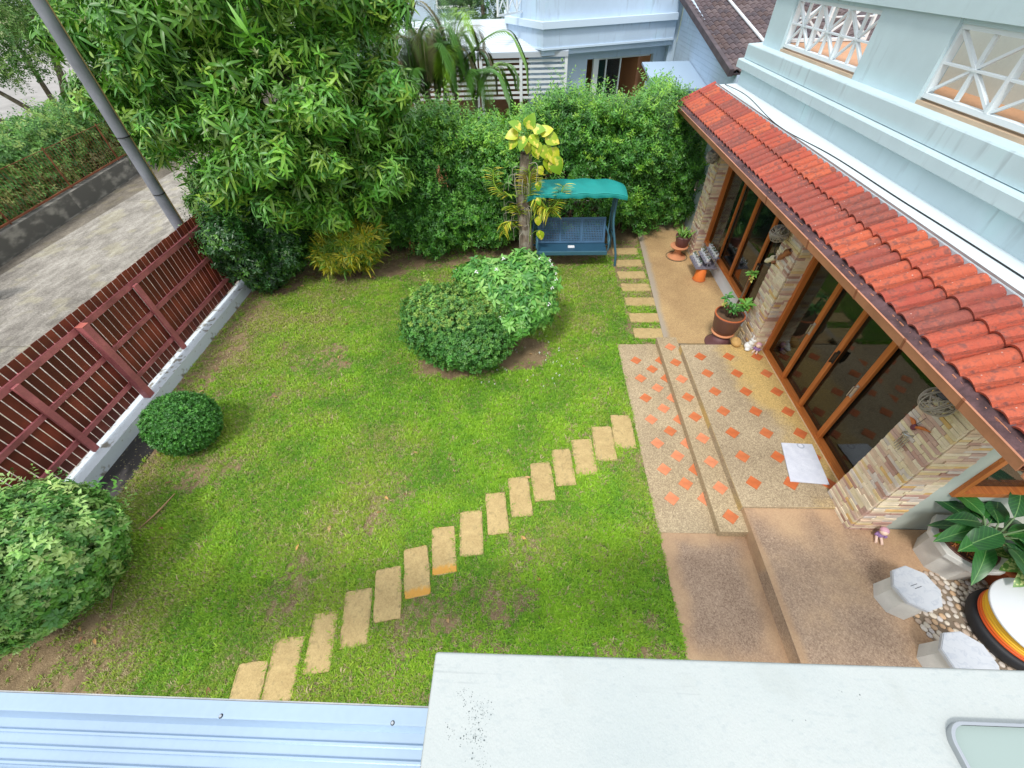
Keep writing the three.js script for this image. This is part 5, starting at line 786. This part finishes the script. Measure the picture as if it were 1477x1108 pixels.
// woven ball lamps and pillar ornaments
const wick = mottled([150, 142, 132], 0.25, 8, 0.9, 0.5, 64);
for (const [u, v, label] of [[1353, 580, 'woven twig ball lamp hanging by the outer pillar'], [1124, 337, 'woven twig ball lamp hanging by the middle pillar'], [1028, 226, 'woven twig ball lamp hanging by the far pillar']]) {
  const c = hx(u, v, 3.58), t = thing('ball_lamp', label, 'lamp', c.toArray()); const gs = []; for (let i = 0; i < 19; i++) { const g = new THREE.TorusGeometry(rr(0.108, 0.128), 0.0065, 5, 26); g.rotateX(rnd() * 3.14); g.rotateY(rnd() * 3.14); gs.push(g); }
  const w = mesh('woven_shell', merge(gs), wick, t); w.userData.kind = 'stuff';
  mesh('bulb', new THREE.SphereGeometry(0.035, 14, 10), flat(0xe8e0c0, 0.4), t); mesh('cord', new THREE.CylinderGeometry(0.005, 0.005, 2.44 - c.y - 0.12, 6).translate(0, (2.44 - c.y + 0.12) / 2, 0), M.black, t); mesh('collar', lathe([[0.03, 0.12], [0.07, 0.1], [0.075, 0.09], [0.03, 0.105]], 16), flat(0x55555a, 0.6), t);
}
{
  const P = (u, v) => hx(u, v, 3.705);
  const d = thing('dragonfly_chime', 'orange winged dragonfly wind chime hanging on the outer pillar', 'wind chime', P(1318, 616).toArray()), org = mottled([190, 108, 50], 0.15, 8, 0.6, 0.5, 64), l = (u, v) => P(u, v).sub(d.position);
  mesh('body', new THREE.SphereGeometry(0.028, 14, 10).scale(0.8, 1.3, 1), flat(0x6a3040, 0.5), d);
  mesh('wing', taper([V(0, 0.01, 0), l(1317, 606), l(1313, 602)], [0.012, 0.02, 0.005], 7, 8), org, d); mesh('wing', taper([V(0, 0, 0), l(1330, 618), l(1343, 624)], [0.012, 0.018, 0.004], 7, 8), org, d);
  mesh('ring', new THREE.TorusGeometry(0.04, 0.008, 6, 20).rotateX(1.2).translate(l(1310, 626).x, l(1310, 626).y, l(1310, 626).z), M.steel, d); mesh('cord', tube([l(1336, 603), V(0, 0.03, 0)], 0.003, 4, 4), M.black, d);
  const b = l(1310, 628); for (let i = 0; i < 4; i++) mesh('chime_rod', new THREE.CylinderGeometry(0.006, 0.006, 0.16, 7).translate(b.x + 0.0, b.y - 0.1 - 0.015 * (i % 2), b.z - 0.036 + i * 0.024), M.steel, d);
  // carved gourds
  const g0 = P(1122, 375), g = thing('gourd_ornament', 'brown and cream gourd ornaments hanging on the middle pillar', 'ornament', g0.toArray()), bn = mottled([150, 96, 62], 0.2, 8, 0.6, 0.5, 64), cr = mottled([226, 212, 184], 0.1, 8, 0.6, 0.5, 64), q = (u, v) => P(u, v).sub(g0);
  const gourd = (a, b2, r, m) => mesh('gourd', taper([a, a.clone().lerp(b2, 0.35), a.clone().lerp(b2, 0.65), b2], [r * 0.5, r, r * 0.55, r * 0.75, r * 0.3], 12, 16), m, g);
  gourd(q(1141, 361), q(1122, 374), 0.055, bn); gourd(q(1119, 372), q(1104, 377), 0.055, cr); gourd(q(1117, 380), q(1112, 372), 0.035, bn); mesh('cord', tube([q(1120, 348), q(1118, 360), q(1116, 372)], 0.006, 10, 5), M.black, g);
  for (const [u, v, lab] of [[1108, 395, 'black and white rod chime below the gourds on middle pillar'], [1014, 268, 'small rod chime hanging on the far pillar']]) { const c0 = P(u, v).add(V(-0.03, 0, u > 1100 ? -0.28 : -0.3)), c = thing('rod_chime', lab, 'wind chime', c0.toArray()); mesh('top_disc', new THREE.CylinderGeometry(0.035, 0.035, 0.012, 16), M.black, c); mesh('hook', tube([V(0, 0, 0), V(0.02, 0.07, 0.1), V(0.06, 0.1, 0.22)], 0.004, 8, 5), M.black, c); for (let i = 0; i < 5; i++) mesh('rod', new THREE.CylinderGeometry(0.006, 0.006, rr(0.14, 0.2), 7).translate(Math.cos(i * 1.257) * 0.025, -0.1, Math.sin(i * 1.257) * 0.025), i % 2 ? M.black : M.steel, c); mesh('clapper', new THREE.SphereGeometry(0.018, 10, 8).translate(0, -0.2, 0), flat(0xd8a8a0, 0.6), c); }
}
// octagonal planter, stools, round table, pebbles
const octa = (r0, r1, y0, y1, turn = Math.PI / 8) => { const g = new THREE.CylinderGeometry(r1, r0, y1 - y0, 8, 1).rotateY(turn).translate(0, (y0 + y1) / 2, 0).toNonIndexed(); g.computeVertexNormals(); return boxUV(g); };
{
  const t = thing('octagonal_planter', 'white concrete octagonal planter with large leaved plant by end wall', 'planter', [4.58, 0.215, -1.95]);
  mesh('body', octa(0.25, 0.265, 0, 0.36), M.concretePlant, t);
  const ring = new THREE.Shape(Array.from({ length: 8 }, (_, i) => new THREE.Vector2(Math.cos(i * Math.PI / 4 + Math.PI / 8) * 0.325, Math.sin(i * Math.PI / 4 + Math.PI / 8) * 0.325))); ring.holes.push(new THREE.Path().absarc(0, 0, 0.255, 0, Math.PI * 2));
  mesh('rim', boxUV(new THREE.ExtrudeGeometry(ring, { depth: 0.06, bevelEnabled: true, bevelThickness: 0.006, bevelSize: 0.006, bevelSegments: 1 }).rotateX(-Math.PI / 2).translate(0, 0.366, 0)), M.concretePlant, t);
  mesh('inner_pot', lathe([[0.235, 0.3], [0.25, 0.44], [0.24, 0.445], [0.22, 0.4], [0, 0.395]], 32), M.brownPot, t);
  const coir = []; for (let i = 0; i < 160; i++) { const a = rnd() * 6.28, r = rr(0.02, 0.21); coir.push(bar(V(Math.cos(a) * r, 0.4, Math.sin(a) * r), V(Math.cos(a) * r + rr(-0.05, 0.05), 0.415 + rr(0, 0.02), Math.sin(a) * r + rr(-0.05, 0.05)), 0.006)); } const cm = mesh('coir_mulch', merge(coir), mottled([196, 124, 70], 0.2, 8, 0.9, 0.5, 64), t); cm.userData.kind = 'stuff';
  const lm = [0, 1, 2].map((i) => std({ roughness: 0.38, side: 2, map: tex(96, 192, (u, v) => { const rib = Math.abs(Math.sin((v * 9 + Math.abs(u - 0.5) * 5) * Math.PI)), n = fbm(u * 9, v * 9, 3, 310 + i); return mix3(mix3([[26, 74, 36], [34, 92, 34], [22, 62, 34]][i], [70, 130, 58], sm(0.9, 1, rib) * 0.4 + n * 0.25), [150, 180, 110], sm(0.03, 0.0, Math.abs(u - 0.5)) * 0.7); }) }));
  const big = (L, W, az, el, from, mat, par = t) => { const g = leaf(L, W, 0.45, 0.1, 8, 0.4), pp = g.attributes.position, uv = new Float32Array(pp.count * 2); for (let i = 0; i < pp.count; i++) { uv[2 * i] = pp.getX(i) / W + 0.5; uv[2 * i + 1] = pp.getZ(i) / L; const zz = pp.getZ(i); pp.setY(i, pp.getY(i) + 0.012 * Math.sin(zz * 40) * Math.abs(pp.getX(i)) / W); } g.setAttribute('uv', new THREE.BufferAttribute(uv, 2)); g.computeVertexNormals(); g.rotateX(-el); g.rotateY(az); g.translate(from.x, from.y, from.z); mesh('leaf', g, mat, par); };
  for (let i = 0; i < 26; i++) { const az = i * 2.4 + rr(-0.2, 0.2), el = rr(-0.1, 1.0), base = V(0.06 + rr(-0.05, 0.05), 0.45, rr(-0.05, 0.05)), st = rr(0.16, 0.36), tip = base.clone().add(V(Math.sin(az) * st * 0.55, st * rr(0.7, 1.2), Math.cos(az) * st * 0.55)); mesh('stalk', taper([base, base.clone().lerp(tip, 0.5).add(V(0, 0.04, 0)), tip], [0.014, 0.011, 0.007], 6, 8), std({ color: lin(0.16, 0.26, 0.12), roughness: 0.5 }), t); big(rr(0.32, 0.46), rr(0.15, 0.21), az, el - 0.2, tip, lm[ri(3)]); }
  big(0.3, 0.16, -1.9, 0.1, V(-0.05, 0.55, 0.05), std({ color: lin(0.1, 0.4, 0.02), roughness: 0.4, side: 2 }));
  const v = thing('variegated_plant', 'pale variegated leaf plant in round pot behind the round table', 'potted plant', [5.02, 0.215, -1.72]);
  mesh('pot', lathe([[0, 0], [0.13, 0], [0.17, 0.28], [0.15, 0.28], [0.14, 0.25], [0, 0.24]], 28), M.terracotta, v); const vm = std({ roughness: 0.4, side: 2, map: tex(64, 128, (u, w) => mix3([96, 140, 60], [196, 206, 130], sm(0.45, 0.62, fbm(u * 10, w * 16, 3, 320)))) });
  for (let i = 0; i < 9; i++) { const az = i * 2.4 - 1.4, tip = V(Math.sin(az) * 0.14, 0.5 + rr(0, 0.12), Math.cos(az) * 0.14); mesh('stalk', taper([V(0, 0.24, 0), tip.clone().multiplyScalar(0.6), tip], [0.012, 0.01, 0.007], 6, 6), std({ color: lin(0.2, 0.3, 0.1), roughness: 0.5 }), v); big(rr(0.26, 0.34), 0.15, az, 0.1, tip, vm, v); }
}
for (const [x, z, turn, label] of [[3.83, -1.51, 0.3, 'octagonal stool with grey veined marble top beside the pebbles'], [3.92, -0.93, 0.1, 'octagonal marble topped stool partly under the white canopy edge']]) {
  const t = thing('stool', label, 'stool', [x, 0.215, z], 'marble stools'); t.rotation.y = turn;
  mesh('base', octa(0.195, 0.17, 0, 0.32), M.concretePlant, t); mesh('top', octa(0.215, 0.215, 0.32, 0.355), M.marble, t); mesh('top_edge', octa(0.208, 0.208, 0.356, 0.362), M.marble, t);
  if (z < -1.2) mesh('slot', merge([box(-0.03, 0.05, 0.362, 0.3635, 0.0, 0.006), box(-0.05, 0.03, 0.362, 0.3635, -0.03, -0.025)]), flat(0x565a60, 0.8), t);
}
{
  const t = thing('round_table', 'round table with white top above yellow and orange rings and black drum', 'table', [4.76, 0.215, -1.22]);
  mesh('drum', lathe([[0, 0], [0.3, 0], [0.36, 0.02], [0.385, 0.07], [0.385, 0.13], [0.36, 0.18], [0, 0.18]], 56), flat(0x1d1f24, 0.6), t);
  const cs = [0xd8561c, 0xe86a18, 0xf0b020, 0xf2c02a, 0xeeb824, 0xf2c42c]; cs.forEach((c, i) => mesh(i < 2 ? 'orange_ring' : 'yellow_ring', new THREE.TorusGeometry(0.345, 0.0165, 8, 64).rotateX(Math.PI / 2).translate(0, 0.195 + i * 0.03, 0), flat(c, 0.45), t));
  mesh('core', new THREE.CylinderGeometry(0.345, 0.345, 0.19, 48).translate(0, 0.273, 0), flat(0xc88a20, 0.6), t);
  mesh('top', lathe([[0, 0.37], [0.385, 0.37], [0.395, 0.378], [0.395, 0.392], [0.388, 0.4], [0, 0.4]], 64), std({ color: 0xd9dcdf, roughness: 0.28 }), t);
}
{
  const bed = struct('pebble_bed', sheet([[3.86, -1.5], [4.05, -1.78], [5.2, -1.78], [5.2, -0.2], [3.95, -0.2], [4.0, -1.1]], 0.2195), mottled([132, 118, 102], 0.3, 8, 0.95, 0.8, 64), 'bed of rounded river pebbles set between stool and round table', 'pebbles');
  const pg = [0, 1, 2, 3].map((i) => { const g = new THREE.IcosahedronGeometry(1, 1); const p = g.attributes.position; for (let k = 0; k < p.count; k++) { const s = 1 + 0.12 * (vn(p.getX(k) * 2 + i * 9, p.getY(k) * 2 + p.getZ(k) * 3, 4) - 0.5); p.setXYZ(k, p.getX(k) * s, p.getY(k) * s, p.getZ(k) * s); } g.deleteAttribute('normal'); const q = mergeVertices(g.deleteAttribute('uv'), 1e-4); q.computeVertexNormals(); return boxUV(q, 0.1); });
  const pc = [[214, 204, 188], [200, 188, 176], [222, 214, 202], [190, 170, 152], [206, 174, 140], [206, 200, 196]].map((c) => mottled(c, 0.12, 6, 0.7, 0.4, 64)), put = []; let guard = 0;
  const pts = [[3.86, -1.5], [4.05, -1.78], [5.0, -1.78], [5.0, -0.75], [4.0, -0.75], [4.0, -1.1]], ins = (x, z) => { let c = false; for (let i = 0, j = 5; i < 6; j = i++) { const [xi, zi] = pts[i], [xj, zj] = pts[j]; if ((zi > z) !== (zj > z) && x < (xj - xi) * (z - zi) / (zj - zi) + xi) c = !c; } return c; };
  while (put.length < 290 && guard++ < 30000) { const x = rr(3.86, 5), z = rr(-1.78, -0.75); if (!ins(x, z)) continue; if (Math.hypot(x - 4.76, z + 1.22) < 0.35) continue; if (Math.hypot(x - 3.83, z + 1.51) < 0.2) continue; if (put.some((q) => Math.hypot(q[0] - x, (q[1] - z)) < 0.05)) continue; put.push([x, z]); const m = mesh('pebble', pg[ri(4)], pc[ri(6)], bed), a = rr(0.022, 0.028); m.scale.set(a, 0.015, a * rr(1.05, 1.35)); m.rotation.y = 0.6 + rr(-0.5, 0.5); m.position.set(x, 0.223, z); }
}

// ---------------------------------------------------------------- litter on the lawn
{
  const a = gp(201, 762, 0.03), b = gp(252, 712, 0.03), t = mesh('fallen_stick', taper([a, a.clone().lerp(b, 0.45).add(V(0.03, 0.015, 0.02)), b], [0.006, 0.012, 0.007], 6, 10), mottled([176, 140, 104], 0.2, 8, 0.9, 0.5, 64)); tag(t, 'dry bamboo stick lying on the lawn near the ball shrub', 'stick');
  const c = gp(160, 880, 0.02), d = gp(164, 845, 0.25); tag(mesh('fallen_stick', taper([c, c.clone().lerp(d, 0.5), d], [0.008, 0.007, 0.005], 6, 8), M.branch), 'short stick leaning out under the broad pale shrub', 'stick');
  const L = [], w = []; for (let i = 0; i < 240; i++) { const x = rr(-5.6, 1.5), z = rr(-9.2, -0.5); if (rnd() > 0.2 + bald(x, z)) continue; L.push([V(x, 0.025, z), V(rr(-0.5, 0.5), 1, rr(-0.5, 0.5)).normalize(), rr(0.6, 1.3), pal([[0.34, 0.17, 0.06], [0.42, 0.27, 0.12], [0.25, 0.12, 0.06], [0.5, 0.3, 0.1]])]); }
  for (let i = 0; i < 42; i++) { const a2 = rnd() * 6.28, r = rr(0.3, 1.0); w.push([V(-0.1 + Math.cos(a2) * r, 0.02, -5.35 + Math.sin(a2) * r * 0.8), Y, rr(0.6, 1), [0.8, 0.8, 0.75]]); }
  const l = instances('dry_leaves', leaf(0.085, 0.032, 0.3, 0.3, 3), leafMat(0.85), L), f = instances('fallen_petals', rosette(5, 0.022, 0.016, 0, 20, { segs: 2 }), leafMat(0.7), w); tag(l, 'dry brown leaves scattered over lawn and soil', 'leaves'); tag(f, 'white petals fallen on the soil below the flowering shrub', 'petals');
}

// ---------------------------------------------------------------- the near roof edges below the camera
{
  const slab = thing('canopy_slab', 'white painted concrete canopy slab with specks of black mould', 'canopy', [0.5, 3.06, 0.5]);
  const specks = []; for (const [u, v, n, s] of [[690, 1026, 110, 24], [684, 1065, 80, 22], [672, 1000, 30, 14], [655, 1058, 24, 18], [690, 1100, 30, 20], [1212, 1005, 3, 12], [1240, 1006, 3, 8], [1150, 1032, 3, 20], [900, 985, 4, 40]]) for (let i = 0; i < n; i++) { const p = gp(u + (rnd() + rnd() - 1) * s, v + (rnd() + rnd() - 1) * s, 3.2); specks.push([p.x, p.z, rr(0.0005, 0.0013) * (rnd() < 0.12 ? 2 : 1)]); }
  const st = areaTex(-0.4, -0.4, 2.2, 0.4, 700, (x, z) => {
    const n = fbm(x * 3, z * 3, 4, 330), g = fbm(x * 14, z * 30, 4, 334), f = hash2(Math.floor(x * 300), Math.floor(z * 300), 8);
    let c = mix3([170, 178, 177], [184, 188, 185], n * 0.9 + g * 0.2 - 0.05); c = mix3(c, [166, 174, 174], sm(0.6, 0.8, fbm(x * 40, z * 90, 3, 335)) * 0.4); { const wl = fbm(x * 2.2, z * 60, 3, 338); if (x < 0.6 && z < -0.24) c = mix3(c, [150, 156, 156], sm(0.66, 0.74, wl) * 0.4 * sm(0.5, 0.7, fbm(x * 5, z * 5, 2, 3))); } c = c.map((q) => q - f * 4);
    { c = mix3(c, [156, 160, 154], 0.16 * sm(0.6, 0.8, fbm(x * 7, z * 7, 5, 355))); } for (const [sx, sz, r] of specks) { const dx = x - sx, dz = z - sz; if (Math.abs(dx) < 0.006 && Math.abs(dz) < 0.006) { const d = Math.hypot(dx, dz); if (d < r) c = mix3(c, [70, 78, 78], 0.85); } }
    return c;
  });
  const m1 = std({ map: st, roughness: 0.7, bumpMap: noiseBump, bumpScale: 0.0015 });
  const top = mesh('slab', rbox(-0.345, 3.0, 3.06, 3.2, -0.345, 0.8, 0.012, 2), m1, slab); top.position.sub(slab.position);
  // roof hatch with rounded steel rim
  const h = new THREE.Group(); h.name = 'hatch'; h.position.set(1.36 - 0.5, 0.14, -0.19 - 0.5); slab.add(h);
  const rs = (w, d, r) => { const s = new THREE.Shape(); s.moveTo(r, 0); s.lineTo(w - r, 0); s.absarc(w - r, -r, r, Math.PI / 2, 0, true); s.lineTo(w, -d + r); s.absarc(w - r, -d + r, r, 0, -Math.PI / 2, true); s.lineTo(r, -d); s.absarc(r, -d + r, r, -Math.PI / 2, -Math.PI, true); s.lineTo(0, -r); s.absarc(r, -r, r, Math.PI, Math.PI / 2, true); return s; };
  const outer = rs(0.6, 0.5, 0.06), inner = rs(0.584, 0.484, 0.053); outer.holes.push(new THREE.Path(inner.getPoints(10).map((p) => new THREE.Vector2(p.x + 0.008, p.y - 0.008))));
  mesh('rim', new THREE.ExtrudeGeometry(outer, { depth: 0.022, bevelEnabled: true, bevelThickness: 0.002, bevelSize: 0.002, bevelSegments: 2, curveSegments: 10 }).rotateX(-Math.PI / 2), M.steel, h);
  mesh('lid', new THREE.ExtrudeGeometry(inner, { depth: 0.006, bevelEnabled: false, curveSegments: 10 }).rotateX(-Math.PI / 2).translate(0.008, 0, 0.008), flat(0x93a39e, 0.35), h);
  mesh('column', box(0.6, 0.85, -3.06, 0, 0.0, 0.25), M.wall, slab);
  // ribbed blue metal roof
  const mr = thing('metal_roof', 'pale blue ribbed sheet metal roof beside the canopy slab', 'roof', [-4, 2.72, 0.4]);
  const Z = (v) => gp(300, v, 2.75).z, prof = [], zE = Z(1010);
  const pt = (z, y) => prof.push([z, y]);
  pt(zE, 0.03); pt(zE + 0.055, 0.034); pt(zE + 0.062, 0.034); pt(zE + 0.082, -0.02); pt(zE + 0.085, -0.02);
  let z = zE + 0.115; for (let i = 0; i < 20; i++) { pt(z, -0.02); pt(z + 0.006, -0.006); pt(z + 0.014, -0.006); pt(z + 0.018, -0.02); z += i % 3 === 2 ? 0.07 : 0.05; if (i % 3 === 2) { pt(z - 0.03, -0.02); pt(z - 0.022, 0.02); pt(z - 0.004, 0.02); pt(z + 0.008, -0.02); z += 0.035; } if (z > 0.55) break; }
  const back = prof.slice().reverse().map(([a, b]) => [a, b - 0.004]);
  const s = new THREE.Shape([...prof, ...back].map(([a, b]) => new THREE.Vector2(a, b))); const g = new THREE.ExtrudeGeometry(s, { depth: 6, bevelEnabled: false }); g.applyMatrix4(new THREE.Matrix4().makeBasis(V(0, 0, 1), V(0, 1, 0), V(-1, 0, 0))); // profile along z, length along -x
  const bm = mottled([166, 186, 206], 0.05, 2, 0.3, 2, 128, { metalness: 0.35 });
  const sheetM = mesh('sheet', boxUV(g), bm, mr); sheetM.position.set(4 - 0.36, 0.0, -0.4);
  mesh('edge_trim', box(-2.4, 3.64, -0.03, 0.024, zE - 0.4 - 0.008, zE - 0.4 - 0.001), mottled([168, 168, 168], 0.25, 10, 0.8, 0.5, 64), mr);
  mesh('purlin', box(-2.4, 3.6, -0.09, -0.005, 0.05, 0.1), flat(0x8a8f94, 0.7), mr); mesh('roof_post', box(-2.3, -2.2, -2.77, -0.09, 0.05, 0.1), flat(0x8a8f94, 0.7), mr);
  for (const [u, v] of [[566, 1043], [318, 1033]]) { const p = gp(u, v, 2.757); const sc = mesh('screw', new THREE.CylinderGeometry(0.006, 0.007, 0.008, 6), M.steel, mr); sc.position.set(p.x + 4, 0.036, clamp(p.z, zE + 0.03, zE + 0.055) - 0.4); mesh('washer', new THREE.CylinderGeometry(0.009, 0.009, 0.003, 12).translate(0, -0.003, 0), M.black, sc); }
}
renderer.render(scene, camera);
